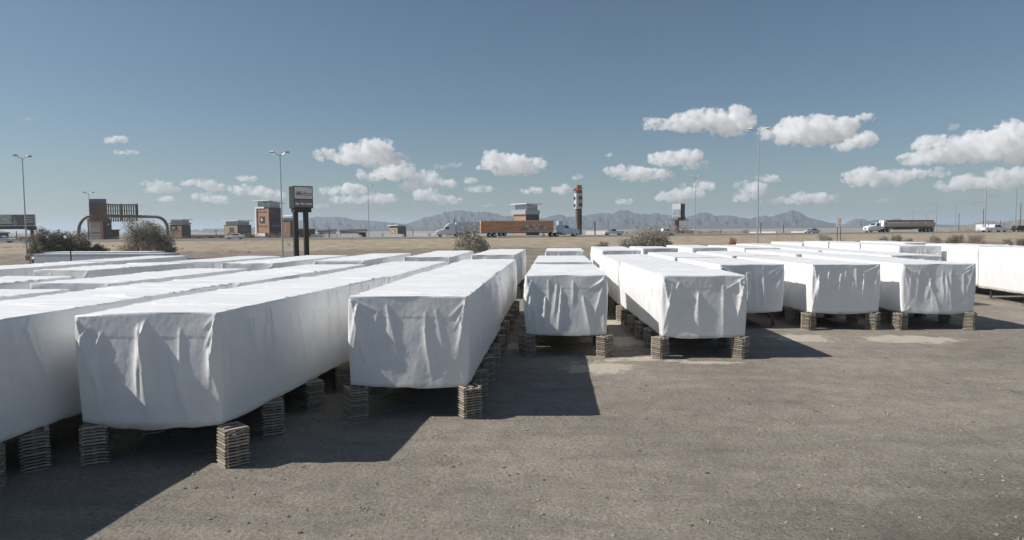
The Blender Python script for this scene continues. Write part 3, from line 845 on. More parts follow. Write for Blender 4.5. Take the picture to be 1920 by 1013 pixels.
# row, place in the row, x, y, lean, length, quality, extra, (cribs left, right), look
MODS = [
 ('L0', 0, -14.6, 11.0, 2.6, 13.4, 2, {'H': 3.74}, (full, (.6, 2.9, 4.2, 6.6, 9.0, 11.5, 14)), 'wrapped box cut off by the left picture edge, third row left of centre'),
 ('L0', 1, -13.8, 24.8, 4.0, 13.3, 1, {'H': 3.74}, (two, half), None),
 ('L0', 2, -14.95, 45.1, 0.3, 14.2, 1, {}, (two, two), None),
 ('L1', 0, -20.2, 9.4, 3.0, 13.8, 1, {}, (two, half), None),
 ('L1', 1, -19.75, 25.8, 4.0, 10.4, 1, {}, (two, two), None),
 ('L1', 2, -20.0, 42.0, 3.0, 13.0, 1, {}, (two, two), None),
 ('L2', 0, -24.9, 17.5, 3.0, 12.3, 1, {}, (two, two), None),
 ('L2', 1, -27.3, 35.0, 9.0, 8.5, 1, {}, (two, two), None),
 ('L2', 2, -25.2, 44.3, 4.0, 9.5, 0, {}, (two, two), None),
 ('L3', 0, -33.4, 32.5, 1.5, 12.3, 1, {}, (two, two), None),
 ('L3', 1, -33.6, 46.2, 1.5, 9.0, 0, {}, (two, two), None),
 ('R1', 0, -10.02, 15.6, 4.3, 12.2, 2, {'droop': -.09, 'H': 3.74, 'shear': .085, 'cdx': .3}, (full, full), 'largest wrapped box, broad shaded end with long bright creases, second row left of centre'),
 ('R1', 1, -9.2, 29.2, 1.2, 14.0, 1, {}, (half, half), None),
 ('R1', 2, -9.8, 50.2, 0.0, 14.0, 1, {}, (two, two), None),
 ('R2', 0, -4.5, 19.85, 0.0, 12.0, 2, {'H': 3.70, 'shear': .025, 'cdx': .1}, (full, full), 'wrapped box with square creased end right of the largest, first row left of centre'),
 ('R2', 1, -4.6, 32.1, 0.0, 13.9, 1, {}, (half, full), None),
 ('R2', 2, -5.15, 54.4, 0.9, 14.0, 1, {}, (two, two), None),
 ('R3', 0, .43, 29.9, 0.0, 9.4, 2, {'shear': -.03}, ((.05, 3, 6, 9), (.05, 3, 6, 9)), 'smooth-ended wrapped box standing alone at the head of the centre row'),
 ('R3', 1, .42, 41.8, 0.0, 10.3, 1, {}, (half, half), None),
 ('R3', 2, .8, 62.9, 0.3, 9.8, 1, {}, (two, two), None),
 ('R4', 0, 6.45, 29.5, -2.8, 12.7, 2, {'cdx': -.15}, (full, full), 'wrapped box with loose end flap and bright left side, first row right of centre'),
 ('R4', 1, 5.72, 42.2, -1.6, 11.9, 1, {}, (full[1:], half), None),
 ('R4', 2, 6.2, 63.8, -2.0, 12.5, 1, {}, (two, two), None),
 ('R5', 0, 11.0, 38.3, -5.0, 9.0, 2, {}, (half[:3], ()), 'wrapped box half hidden behind the loose-flapped box, second row right of centre'),
 ('R5', 1, 10.2, 48.3, -2.2, 10.6, 1, {}, (two, two), None),
 ('R5', 2, 10.8, 70.0, -4.0, 8.0, 0, {}, ((), ()), None),
 ('R6', 0, 16.1, 38.1, -6.0, 11.3, 2, {'W': 3.8, 'cdx': -.25}, (full[:5], full[:5]), 'wrapped box with many slanting creases on its end, third row right of centre'),
 ('R6', 1, 14.7, 50.0, -2.7, 10.2, 1, {}, (two, two), None),
 ('R6', 2, 16.0, 70.8, -2.2, 13.2, 0, {}, ((), ()), None),
 ('R7', 0, 21.1, 38.2, -1.6, 14.2, 2, {'W': 3.9, 'cdx': -.15}, (full, full), 'last wrapped box on cribs before the jack stands, fourth row right of centre'),
 ('R7', 1, 20.2, 52.7, -1.6, 12.3, 1, {}, (two, two), None),
 ('R7', 2, 20.85, 69.0, -2.2, 14.0, 0, {}, ((), ()), None),
 ('R8', 0, 25.75, 49.6, -1.5, 11.6, 1, {}, (half, half), None),
 ('R8', 1, 25.2, 61.4, -1.0, 12.5, 0, {}, ((), ()), None),
 ('R8', 2, 25.8, 75.2, -2.0, 14.0, 0, {}, ((), ()), None),
 ('R9', 0, 32.4, 61.8, 1.5, 7.9, 1, {'H': 3.98, 'zb': .86}, ((), ()), None),
 ('R9', 1, 32.7, 70.2, 1.5, 7.9, 1, {'H': 3.98, 'zb': .86}, ((), ()), None),
 ('R9', 2, 32.9, 78.6, 1.5, 8.0, 0, {'H': 3.98, 'zb': .86}, ((), ()), None),
 ('R9', 3, 33.4, 88.2, 1.0, 13.0, 0, {}, ((), ()), None),
 ('R10', 0, 34.85, 43.1, 3.2, 12.4, 1, {'H': 4.07, 'zb': .84}, ((), ()), 'tall bright-sided box on steel jack stands, cut off by the right picture edge'),
 ('R10', 1, 36.3, 56.8, 3.5, 9.0, 1, {'H': 4.07, 'zb': .84}, ((), ()), 'tall bright-sided box right behind the box on jack stands at the right edge'),
 ('R10', 2, 38.8, 87.0, -1.0, 13.0, 0, {}, ((), ()), None),
 ('R12', 0, 46.1, 88.0, 1.0, 13.0, 0, {}, ((), ()), 'flat white roof farthest back on the right, below the tanker lorry'),
]
for n_, (r_, k_, x_, y_, a_, L_, q_, ex_, cr_, look) in enumerate(MODS):
    lab = look or f'{ORD[k_]} white wrapped box from the front, {ROWS[r_]}'
    module(lab, x_, y_, a_, L_, q=q_, seed=100+n_*7, row=ROWS[r_], k=k_, cribs=tuple(c[:6] for c in cr_), **ex_)

# steel jacks under the taller boxes at the right
for a_, b_, lab, org in ((1849, 561, 'steel jack stand nearer the white boxes, second from the right picture edge', False), (1912, 574, 'rusty orange-topped jack stand at the right picture edge', True)):
    p = spot(a_, b_, 0); jack(Vector((p.x+.35, p.y, 0)), .845, lab, org)
jack(Vector((36.6, 54.2, 0)), .845, 'steel jack stand at the far corner of the tall box on stands')
jack(Vector((33.05, 45.2, 0)), .845, 'steel jack stand outside the right picture edge')
p = spot(1466, 610, 0)
jack(Vector((12.35, 38.7, 0)), .96, 'lone steel jack stand on a timber base beside the second row right of centre')
# ------------------------------------------------------------------ placing helpers for the far things
def at(px, d, py=432.0):
    p = ray(px, py, d)
    return Vector((p.x, p.y, float(ground_z(p.x, p.y))))
def zof(px, py, d): return ray(px, py, d).z
VIEW = lambda p: math.atan2(p.x, p.y)          # bearing of a place seen from the yard's near edge

WHITE = mat('white_paint', (.80, .80, .79), .45, var=.05, vscale=2)
GREYMETAL = mat('galvanised_steel', (.50, .52, .54), .45, .7, var=.15, vscale=6)
DARKMETAL = mat('dark_brown_steel', (.035, .03, .026), .6, .2, var=.3, vscale=3)
BROWN = mat('brown_stucco', (.125, .106, .09), .9, var=.15, vscale=1.5)
DKBROWN = mat('dark_brown_panel', (.09, .077, .07), .85, var=.12, vscale=1.5)
RUST = mat('terracotta_panel', (.45, .255, .165), .85, var=.12, vscale=1.2)
TAN = mat('tan_stucco', (.44, .345, .235), .9, var=.08, vscale=1.5)
TANDK = mat('brown_tan_stucco', (.22, .175, .125), .9, var=.1, vscale=1.5)
LANTERN = mat('frosted_panel', (.42, .47, .53), .35, .1, var=.1, vscale=1.0)
SLATEGLASS = mat('dark_glass', (.03, .035, .04), .12, spec=.8)
RUBBER = mat('tyre_rubber', (.022, .021, .02), .85)
RIM = mat('wheel_rim', (.5, .5, .5), .35, .8)
CHASSIS = mat('chassis_black', (.03, .028, .026), .7)
LETTER_W = mat('white_lettering', (.8, .8, .78), .6)
LETTER_D = mat('dark_lettering', (.03, .027, .025), .6)
BLUEP = mat('pale_blue_paint', (.40, .55, .74), .35)
SILVER = mat('polished_tank', (.52, .44, .36), .38, .55, var=.12, vscale=.8)

# ------------------------------------------------------------------ lamp posts
def lamp_post(px, py_top, d, label, arm=1.3, base=False, z0=None):
    p = at(px, d)
    if z0 is not None: p.z = z0
    h = zof(px, py_top, d)-p.z
    t = empty('lamp_post', p, -VIEW(p)+R(random.uniform(-12, 12)), label, 'lamp post', 'tall twin-headed lamp posts')
    b = MB(); b.tube([(0, 0, -.3), (0, 0, h*.5), (0, 0, h-.5)], [.135, .10, .065], 10); b.build('pole', GREYMETAL, t, smooth=True)
    c = MB(); c.bar((0, 0, h-.7), (0, 0, h-.3), .06, n=8)
    for s in (-1, 1): c.tube([(0, 0, h-.55), (s*arm*.35, 0, h-.42), (s*arm*.8, 0, h-.08), (s*arm, 0, h)], .04, 6)
    c.build('crossarm', GREYMETAL, t)
    for s in (-1, 1):
        l = MB(); l.box((s*(arm+.12), -.1, h+.02), (.66, .5, .2), s*.2, taper=.75)
        ob = l.build('lamp_head', WHITE, t, bevel=.03)
        g = MB(); g.box((s*(arm+.12), -.1, h-.125), (.6, .4, .04), s*.2); g.build('lens', SLATEGLASS, ob)
    if base:
        q = MB(); q.bar((0, 0, -.3), (0, 0, .75), .38, n=14); q.build('concrete_base', mat('lamp_base_concrete', (.42, .37, .31), .9, var=.15), t, smooth=True)
lamp_post(48.5, 293, 102, 'lamp post nearest the left picture edge, standing on a concrete base', .75, True)
lamp_post(529, 286, 92, 'lamp post between the tall brown tower and the two-post shop sign', .85)
lamp_post(1420.5, 243, 104, 'tallest lamp post, right of centre before the pointed mountain', 1.15)
lamp_post(691.5, 348, 172, 'thin lamp post standing right of the two-post shop sign', .95)
lamp_post(1303.5, 331, 178, 'thin lamp post just right of the two-faced billboard', .95)
lamp_post(169.5, 361, 165, 'thin lamp post behind the left end of the slatted sign', .75)

# ------------------------------------------------------------------ the two-post shop sign
d = 63.0
p = at(564, d)
zt, zb_, zc = zof(565, 350, d), zof(565, 391, d), zof(565, 398.5, d)
t = empty('shop_sign', p, R(40.0), 'dark two-post shop sign with a pale top panel above the white roofs', 'sign')
for i, x in enumerate((-.47, .50)):
    b = MB(); b.box((x, 0, (zc-p.z)/2), (.40, .40, zc-p.z+.2)); b.build('post', DARKMETAL, t, bevel=.01)
w_, dp = 1.80, 1.40
H0, H1 = zb_-p.z, zt-p.z
b = MB(); b.box((.10, 0, (H0+H1)/2), (w_, dp, H1-H0)); cab = b.build('cabinet', DARKMETAL, t, bevel=.02)
b = MB(); b.box((.10, 0, (zc-p.z+H0)/2), (w_-.22, dp-.35, H0-(zc-p.z)-.01)); b.build('skirt_box', DARKMETAL, t)
SIGNPALE = mat('faded_sign_face', (.52, .50, .475), .6, var=.12, vscale=2)
SIGNBROWN = mat('brown_sign_face', (.15, .125, .11), .6, var=.15, vscale=2)
yf = -dp/2
zs = H0+(H1-H0)*.40
b = MB(); b.box((.10, yf-.006, (zs+H1)/2-.02), (w_-.14, .012, H1-zs-.14)); f1 = b.build('upper_panel', SIGNPALE, t)
b = MB(); b.box((.10, yf-.006, (zs+H0)/2+.03), (w_-.14, .012, zs-H0-.12)); f2 = b.build('lower_panel', SIGNBROWN, t)
SIGNTXT = mat('sign_brown_letter', (.15, .125, .11), .6)
lettering('Midco', .62, SIGNTXT, f1, (.12, yf-.016, zs+.52), (PI/2, 0, 0), align='CENTER', shear=.25, width=1.5, bold=.012)
lettering('SINCE', .13, SIGNTXT, f1, (.70, yf-.016, H1-.20), (PI/2, 0, 0), align='CENTER', width=.5)
lettering('TRUCK AND TRAILER', .14, mat('sign_faint_letter', (.40, .37, .34), .6), f1, (.12, yf-.016, zs+.17), (PI/2, 0, 0), align='CENTER', width=1.35)
lettering('Sales - Parts - Service', .26, mat('sign_pale_letter', (.75, .76, .78), .6), f2, (.10, yf-.016, (zs+H0)/2+.0), (PI/2, 0, 0), align='CENTER', width=1.55, bold=.006)

# ------------------------------------------------------------------ back of the slatted arch sign
d = 104.0
p = at(232, d)
sc = d/FPX
t = empty('arch_sign', p, R(9), 'slatted wooden back of a sign carried on a bent steel pipe arch', 'sign')
zz = lambda py: zof(232, py, d)-p.z
xx_ = lambda px: (px-232)*sc
SLATWOOD = mat('slat_wood', (.27, .225, .18), .85, var=.3, vscale=3)
b = MB()
zt = zz(404.5)
pts = [(xx_(151), 0, zz(470)), (xx_(151.5), 0, zz(436))]
for a in np.linspace(0, 90, 8)[1:]:
    pts.append((xx_(151.5)+(1-math.cos(R(a)))*2.0, 0, zz(436)+(zt-zz(436))*math.sin(R(a))))
zt2 = zz(407)
pts += [(xx_(290), 0, zt2)]
for a in np.linspace(0, 90, 8)[1:]:
    pts.append((xx_(290)+math.sin(R(a))*1.75, 0, zt2-(1-math.cos(R(a)))*(zt2-zz(430))))
pts += [(xx_(311.5), 0, zz(450)), (xx_(311.5), 0, -.3)]
b.tube(pts, .23, 12); b.build('pipe_arch', mat('arch_steel', (.26, .225, .185), .6, .3, var=.2), t, smooth=True)
b = MB()
for k in range(15):
    x = xx_(174)+(xx_(204)-xx_(174))*k/14
    b.box((x, -.16, (zz(381+k*.08)+zz(415.5))/2), (.15, .06, zz(381+k*.08)-zz(415.5)))
for k in range(13):
    x = xx_(207.5)+(xx_(256)-xx_(207.5))*k/12
    b.box((x, -.16, (zz(382.2+k*.2)+zz(416))/2), (.19, .06, zz(382.2+k*.2)-zz(416)))
b.build('slats', SLATWOOD, t)
b = MB()
for py in (386, 394, 411): b.box(((xx_(174)+xx_(257))/2, -.08, zz(py)-.15), (xx_(257)-xx_(174), .05, .06))
for px in (174, 200, 229, 257): b.box((xx_(px), .03, (zz(382)+zz(414))/2), (.09, .12, zz(382)-zz(414)))
b.build('back_rails', SLATWOOD, t)
b = MB(); b.box((xx_(187), .16, (zz(373)+zz(414))/2), (xx_(202)-xx_(172), .08, zz(373)-zz(414)))
b.box((xx_(230), .16, zz(384)), (xx_(257.5)-xx_(202), .08, .16)); b.box((xx_(257.6), .16, (zz(383.5)+zz(405))/2), (.12, .1, zz(383.5)-zz(405)))
b.build('face_panel', mat('blue_grey_panel', (.23, .26, .31), .5), t)

# ------------------------------------------------------------------ billboards
d = 268.0
p = at(30, d)
t = empty('billboard', p, R(12), 'wide brown billboard with white slogan at the left picture edge', 'billboard')
zz = lambda py: zof(30, py, d)-p.z
b = MB(); b.box((0, 0, (zz(402.5)+zz(423.5))/2), (14.6, .5, zz(402.5)-zz(423.5))); b.build('frame', mat('billboard_trim', (.5, .51, .53), .5, .3), t)
b = MB(); b.box((0, -.27, (zz(403.3)+zz(422.7))/2), (14.0, .03, zz(403.3)-zz(422.7))); pn = b.build('poster', mat('brown_poster', (.17, .145, .12), .7, var=.2, vscale=.3), t)
for i, w in enumerate(('SEEKING', 'MOMENT', 'MAKERS')):
    lettering(w, 1.55, mat('poster_white', (.78, .80, .84), .6), pn, (-6.5, -.29, zz(406.3+i*5.6)), (PI/2, 0, 0), width=5.2, bold=.03)
for i, (w, x) in enumerate((('THEATER', 4.2), ('DRAGONS', 3.9), ('HOTEL CASINO', 4.0))):
    lettering(w, .7, mat('poster_pale', (.68, .71, .75), .6), pn, (x, -.29, zz(408+i*4.4)), (PI/2, 0, 0), width=2.6, bold=.02)
b = MB()
pb = [(-.8, zz(422.5)), (-.9, zz(416)), (-.5, zz(412.5)), (-.7, zz(410)), (-.35, zz(407.2)), (.05, zz(407.4)), (.15, zz(410)), (-.05, zz(412.5)), (.5, zz(414)), (.75, zz(418)), (.7, zz(422.5))]
b.prism(pb, -.30, -.287); b.build('poster_figure', mat('poster_figure', (.34, .30, .27), .7), pn)
b = MB(); b.box((0, .3, (zz(424.2)+zz(430))/2), (14.3, 1.6, zz(424.2)-zz(430))); b.build('apron', mat('apron_brown', (.085, .072, .06), .8), t)
b = MB(); b.box((0, -.9, zz(424.0)), (14.6, 1.0, .12)); b.build('catwalk', GREYMETAL, t)
b = MB(); b.bar((5.6, .6, -.5), (5.6, .6, zz(430)), .62, n=16); b.box((5.6, .5, zz(430.2)), (2.6, 1.5, .8)); b.build('column', mat('column_brown', (.12, .10, .082), .8), t, smooth=True)

d = 300.0
p = at(1273, d)
t = empty('billboard', p, R(8), 'two-faced billboard on a rusty pole with a round platform under it', 'billboard')
zz = lambda py: zof(1273, py, d)-p.z
RUSTY = mat('rusty_steel', (.26, .15, .095), .85, .2, var=.4, vscale=1.5)
b = MB(); b.bar((-.8, .3, -.4), (-.8, .3, zz(414)), .95, n=16); b.build('pole', RUSTY, t, smooth=True)
b = MB(); b.bar((.6, 0, zz(414.0)), (.6, 0, zz(412.3)), 2.2, 4.9, n=24); b.build('platform', mat('platform_brown', (.16, .125, .095), .85), t, smooth=True)
b = MB(); b.box((-.35, 0, (zz(408.5)+zz(412.3))/2), (2.6, 1.6, zz(408.5)-zz(412.3)), R(35)); b.box((1.8, .2, (zz(407)+zz(412.3))/2), (1.9, 1.4, zz(407)-zz(412.3)), R(-35)); b.build('neck', TANDK, t)
cen = (zz(382.5)+zz(408))/2; hh = zz(382.5)-zz(408)
lf = MB(); lf.box((-1.15, 0, cen), (4.2, .4, hh), R(-48)); l1 = lf.build('left_face', mat('faded_poster', (.52, .54, .54), .6, var=.15, vscale=.4), t)
b = MB(); b.box((-1.30, -.13, cen-.5), (3.7, .3, 2.4), R(-48)); b.build('poster_picture', mat('poster_blue', (.25, .33, .41), .6, var=.3, vscale=.8), l1)
b = MB(); b.box((-1.30, -.13, cen-hh*.4), (3.7, .3, .7), R(-48)); b.build('poster_strip', mat('poster_blue_strip', (.30, .36, .42), .6), l1)
rf = MB(); rf.box((1.75, 0, cen), (3.4, .4, hh), R(48)); r1 = rf.build('right_face', mat('black_poster', (.008, .009, .009), .5), t)
b = MB(); b.box((1.88, -.14, zz(384.2)), (3.2, .3, 1.0), R(48)); b.build('poster_header', RUSTY, r1)
b = MB(); b.box((1.88, -.14, zz(404.8)), (3.2, .3, 1.2), R(48)); b.build('poster_footer', mat('poster_grey', (.10, .095, .09), .6), r1)

# ------------------------------------------------------------------ thin sign tower
d = 300.0
p = at(1085, d); k = d/FPX
t = empty('sign_tower', p, R(-2), 'thin sign tower stacked with tenant panels, orange cubes on top', 'sign tower')
zz = lambda py: zof(1085, py, d)-p.z
xx_ = lambda px: (px-1085)*k
b = MB(); b.box((0, 0, zz(416)), (2.3, 2.2, zz(392)-zz(440)), R(22)); b.build('shaft', mat('tower_taupe', (.16, .14, .12), .85, var=.1), t)
for i in range(6):
    for s in (0, 1):
        b = MB(); z = zz(395+i*5.2)
        if s: b.box((xx_(1087.6), -1.35, z), (1.15, .25, 3.6*k), R(22))
        else: b.box((xx_(1081.4), -.9, z), (.55, .25, 2.6*k), R(22))
        if i < 5 or s: b.build('tenant_panel', DKBROWN, t)
b = MB(); b.box((xx_(1084.5), 0, (zz(363)+zz(392))/2), (3.0, 2.6, zz(363)-zz(392)), R(22)); cb = b.build('white_cabinet', mat('cabinet_grey', (.55, .56, .57), .5), t)
for py in (372, 384.5):
    b = MB(); b.box((xx_(1088.7), -1.55, zz(py)), (1.35, .12, 6.2*k), R(22)); pn_ = b.build('logo_panel', LETTER_D, cb)
    b = MB(); b.box((xx_(1088.7)+.03, -1.63, zz(py)), (.8, .05, .25), R(22)); b.build('logo_bar', TANDK, pn_)
for py in (372, 385.5):
    b = MB(); b.box((xx_(1077.3), -.3, zz(py)), (.18, 1.4, 5*k), R(22)); b.build('side_panel', LETTER_D, cb)
b = MB(); b.box((xx_(1088.5), -1.6, zz(378.3)), (1.0, .08, .35), R(22)); b.build('logo_stripe', TANDK, cb)
b = MB(); b.box((xx_(1085), 0, (zz(347.5)+zz(357))/2), (2.3, 2.0, zz(347.5)-zz(357)), R(22)); cube = b.build('orange_cube', RUST, t)
b = MB(); b.box((xx_(1082.6), -.75, zz(351)), (.75, .5, 5*k), R(22)); b.build('cube_letters', BROWN, cube)
b = MB(); b.add([(xx_(1073), -.4, zz(358.5)), (xx_(1078), -.9, zz(353.5)), (xx_(1091), -1.5, zz(354.5)), (xx_(1090), -1.3, zz(358)), (xx_(1073), .4, zz(358.3)), (xx_(1078), .2, zz(353.3)), (xx_(1091), -.2, zz(354.3)), (xx_(1090), 0, zz(357.8))],
      [(0, 1, 2, 3), (7, 6, 5, 4), (0, 4, 5, 1), (1, 5, 6, 2), (2, 6, 7, 3), (3, 7, 4, 0)]); b.build('orange_arrow', mat('arrow_orange', (.42, .19, .10), .7), t)
b = MB(); b.add([(xx_(1086), -1.7, zz(357.5)), (xx_(1086), -1.7, zz(355.8)), (xx_(1093.5), -1.2, zz(353.2)), (xx_(1093.5), -1.2, zz(354.6)), (xx_(1086), -.5, zz(357.5)), (xx_(1086), -.5, zz(355.8)), (xx_(1093.5), -.2, zz(353.2)), (xx_(1093.5), -.2, zz(354.6))],
      [(0, 1, 2, 3), (7, 6, 5, 4), (0, 4, 5, 1), (1, 5, 6, 2), (2, 6, 7, 3), (3, 7, 4, 0)]); b.build('grey_arrow', mat('arrow_grey', (.40, .38, .36), .7), t)
b = MB(); b.box((xx_(1085.5), 0, (zz(357)+zz(362.5))/2), (2.4, 2.0, zz(357)-zz(362.5)), R(22)); b.build('collar', BROWN, t)

# small two-post white sign on the embankment
d = 118.0
p = at(1573, d); zz = lambda py: zof(1573, py, d)-p.z
t = empty('road_sign', p, R(-14), 'small white sign on two thin posts above the far right roofs', 'sign')
for x in (-.24, .28):
    b = MB(); b.box((x, .04, zz(425)/2), (.09, .06, zz(425)+.2)); b.build('post', DARKMETAL, t)
b = MB(); b.box((0, 0, (zz(409)+zz(425.5))/2), (.86, .05, zz(409)-zz(425.5))); sp = b.build('sign_panel', mat('sign_white', (.74, .73, .70), .5), t)
b = MB()
for py, w in ((410, .8), (418, .8), (424.8, .8)): b.box((0, -.03, zz(py)), (w, .012, .05))
b.build('border', RUST, sp)
lettering('12', .62, LETTER_D, sp, (0, -.04, zz(413.8)), (PI/2, 0, 0), align='CENTER')
lettering('18', .5, LETTER_D, sp, (0, -.04, zz(421.4)), (PI/2, 0, 0), align='CENTER')

# ------------------------------------------------------------------ outlet mall towers
def tower(px, d, w, y_roof, y_lant, y_wall, label, ma, mb_, yaw=45, over=1.6, slope=0.0, lantern=True, wa=None, pod=None):
    p = at(px, d)
    t = empty('outlet_tower', p, R(yaw)-VIEW(p), label, 'building', 'outlet mall towers beyond the freeway')
    zr, zl, zw = (zof(px, y, d)-p.z for y in (y_roof, y_lant, y_wall))
    b = MB(); b.box((0, 0, zw/2-.2), (w, w, zw+.4)); b.build('core_wall', mb_, t)
    b = MB(); b.box((-w/2-.12, -w*.02, zw/2+.6), (.24, w*.94, zw-1.8)); fa = b.build('left_cladding', ma, t)
    b = MB(); b.box((w*.02, -w/2-.10, zw/2+.5), (w*.94, .2, zw-1.4)); fb = b.build('right_cladding', mb_, t)
    b = MB(); b.box((0, 0, zw+.15), (w+.5, w+.5, .3)); b.build('parapet', TANDK if ma is TAN else BROWN, t)
    if lantern:
        b = MB(); lw = w*.80
        b.box((0, 0, (zw+zl)/2+.15), (lw, lw, zl-zw)); ln = b.build('lantern', LANTERN, t)
        b = MB()
        for i in range(6):
            u = -lw/2+lw*i/5
            b.box((u, -lw/2-.05, (zw+zl)/2+.15), (.12, .12, zl-zw)); b.box((-lw/2-.05, u, (zw+zl)/2+.15), (.12, .12, zl-zw))
        b.build('mullions', GREYMETAL, ln)
    rw = w+over*1.2
    b = MB()
    s = slope
    vs = [(-rw/2, -rw/2, zr), (rw/2, -rw/2, zr-s), (rw/2, rw/2, zr-s), (-rw/2, rw/2, zr)]
    b.add(vs+[(x, y, z-.45) for x, y, z in vs], [(0, 1, 2, 3), (7, 6, 5, 4), (0, 4, 5, 1), (1, 5, 6, 2), (2, 6, 7, 3), (3, 7, 4, 0)])
    b.build('roof', WHITE, t)
    b = MB()
    for sx in (-1, 1):
        for sy in (-1, 1): b.box((sx*w*.42, sy*w*.42, (zw+zr)/2-.3), (.3, .3, zr-zw))
    b.build('roof_posts', GREYMETAL, t)
    if pod:
        b = MB(); b.box((-w*.1, -w*.1, pod/2), (w+2.2, w+2.2, pod)); b.build('podium', TANDK, t)
    return t, fa, fb, zw
ROTA = (PI/2, 0, -PI/2)      # lettering on the left-hand face
ROTB = (PI/2, 0, 0)          # on the right-hand face
# tall brown tower
t, fa, fb, zw = tower(505.5, 380, 9.6, 376.5, 381, 391, 'tallest outlet tower, terracotta left face and dark brown right face', RUST, DKBROWN, slope=1.3, over=2.2)
w = 9.6
zt = lambda py: zof(505, py, 380)-t.location.z
lettering('RALPH LAUREN', 1.1, LETTER_D, fa, (-w/2-.28, 0, zt(398.5)), ROTA, align='CENTER', width=7.4, bold=.02)
lettering('FACTORY STORE', 1.1, LETTER_D, fa, (-w/2-.28, 0, zt(425)), ROTA, align='CENTER', width=7.2, bold=.02)
b = MB(); b.box((-w/2-.35, .3, zt(412)), (.25, 3.6, zt(406)-zt(418))); fr = b.build('emblem_frame', TANDK, fa)
b = MB(); b.box((-w/2-.50, .3, zt(412)), (.1, 2.9, zt(406.8)-zt(417.2))); b.build('emblem_panel', mat('emblem_dark', (.06, .055, .05), .7), fr)
pony = [(-.15, -1.2), (.1, -1.2), (.1, -.5), (.45, -.55), (.65, -1.15), (.8, -1.1), (.7, -.2), (.55, .1), (.35, .15), (.3, .55), (.1, 1.0), (-.1, 1.15), (-.3, .9), (-.2, .5), (-.35, .2), (-.65, .35), (-.85, .1), (-.75, -.05), (-.45, -.1), (-.4, -.5)]
b = MB(); b.prism([(x*.95, z*.95) for x, z in pony], -.02, .02)
em = b.build('rider_emblem', LETTER_W, fr, (-w/2-.60, .3, zt(412)), -PI/2)
sw = [(-2.2, .55), (-1.9, -.35), (-1.3, -.6), (-.5, -.45), (2.6, .75), (-.3, -.12), (-1.1, -.2), (-1.5, .0)]
b = MB(); b.prism(sw, -w/2-.30, -w/2-.20); b.build('check_emblem', mat('emblem_taupe', (.17, .15, .13), .7), fb, (.2, 0, zt(400)))
lettering('Columbia', 2.0, mat('tan_lettering', (.36, .31, .25), .7), fb, (.35, -w/2-.26, zt(423.5)), ROTB, align='CENTER', width=6.4)
b = MB()
for py in (413, 431.5): b.box((.2, -w/2-.24, zt(py)), (8.6, .08, .35))
b.build('panel_joints', CHASSIS, fb)
b = MB(); b.box((-w/2-.5, w*.50, zt(418)), (.5, 1.2, zt(391)-zt(443))); b.box((-w/2-.42, w*.18, zt(390)), (.36, w*.7, 1.0)); b.build('white_fin', WHITE, t)
b = MB(); b.box((-w/2-1.0, -.2, zt(441)), (1.6, 7.0, zt(437.5)-zt(446))); b.build('entrance_canopy', TANDK, t)
b = MB(); b.box((-w/2-1.85, -.3, zt(440.3)), (.1, 5.6, 1.6)); b.build('entrance_board', WHITE, t)
# tower behind the lamp post
t, fa, fb, zw = tower(541, 430, 6.4, 406, 409, 415.5, 'small outlet tower between the tall lamp post and the two-post shop sign', RUST, TANDK, slope=-1.0, yaw=60)
zt = lambda py: zof(541, py, 430)-t.location.z
lettering('Columbia', 1.0, LETTER_W, fa, (-3.5, 0, zt(427)), (PI/2, PI/2, -PI/2), align='CENTER', width=5.5)
lettering('Skechers', 1.2, mat('orange_lettering', (.50, .24, .12), .7), fb, (.2, -3.46, zt(421)), ROTB, align='CENTER', width=4.6)
# tower with the square emblem
t, fa, fb, zw = tower(338, 430, 8.6, 411.3, 413, 423, 'outlet tower with a square white emblem on its terracotta face', RUST, BROWN, slope=0, yaw=54)
zt = lambda py: zof(338, py, 430)-t.location.z
b = MB(); b.box((-4.6, 1.2, zt(428.3)), (.2, 4.4, 2.9)); pn_ = b.build('emblem_panel', LETTER_D, fa)
lettering('SK', 2.6, mat('emblem_pale', (.45, .43, .40), .7), pn_, (-4.75, 1.2, zt(428.3)), ROTA, align='CENTER', width=3.5, bold=.05)
b = MB(); b.box((0, 0, zw+1.2), (9.4, 9.4, 1.2)); b.build('cornice', TAN, t)
# tan tower with blue board
t, fa, fb, zw = tower(446, 400, 10.6, 413.5, 416, 423, 'tan outlet tower with a flat white roof and a blue board', TAN, TANDK, slope=0, over=1.2)
zt = lambda py: zof(446, py, 400)-t.location.z
b = MB(); b.box((-5.5, -.8, zt(431.5)), (.2, 3.6, 2.9)); b.build('dark_window', BROWN, fa)
b = MB(); b.box((.3, -5.6, zt(430.8)), (6.4, .2, 1.8)); b.build('blue_board', mat('board_blue', (.12, .20, .36), .6), fb)
# tan tower with white emblem, far lot
t, fa, fb, zw = tower(746, 430, 7.4, 422.2, 424, 426.5, 'small tan outlet tower with flat white roof behind the parked white trailers', TAN, TANDK, slope=0, over=1.8)
zt = lambda py: zof(746, py, 430)-t.location.z
b = MB(); b.box((-3.95, 0, zt(434.5)), (.2, 2.4, 2.4)); en = b.build('emblem_panel', TANDK, fa)
b = MB(); b.prism([(x*1.0, z*1.0) for x, z in pony], -.05, .05); b.build('rider_emblem', LETTER_W, en, (-4.1, 0, zt(434.5)), -PI/2)
# canopy tower over the orange trailer
t, fa, fb, zw = tower(987, 350, 9.4, 382.5, 385.5, 396.5, 'outlet tower with an open glazed lantern, rising behind the orange trailer', RUST, DKBROWN, slope=0, over=2.0)
b = MB(); b.box((-.4, .2, zw-.6), (10.6, 10.6, 2.2)); b.build('grey_cornice', mat('pale_cornice', (.42, .44, .46), .7), t)
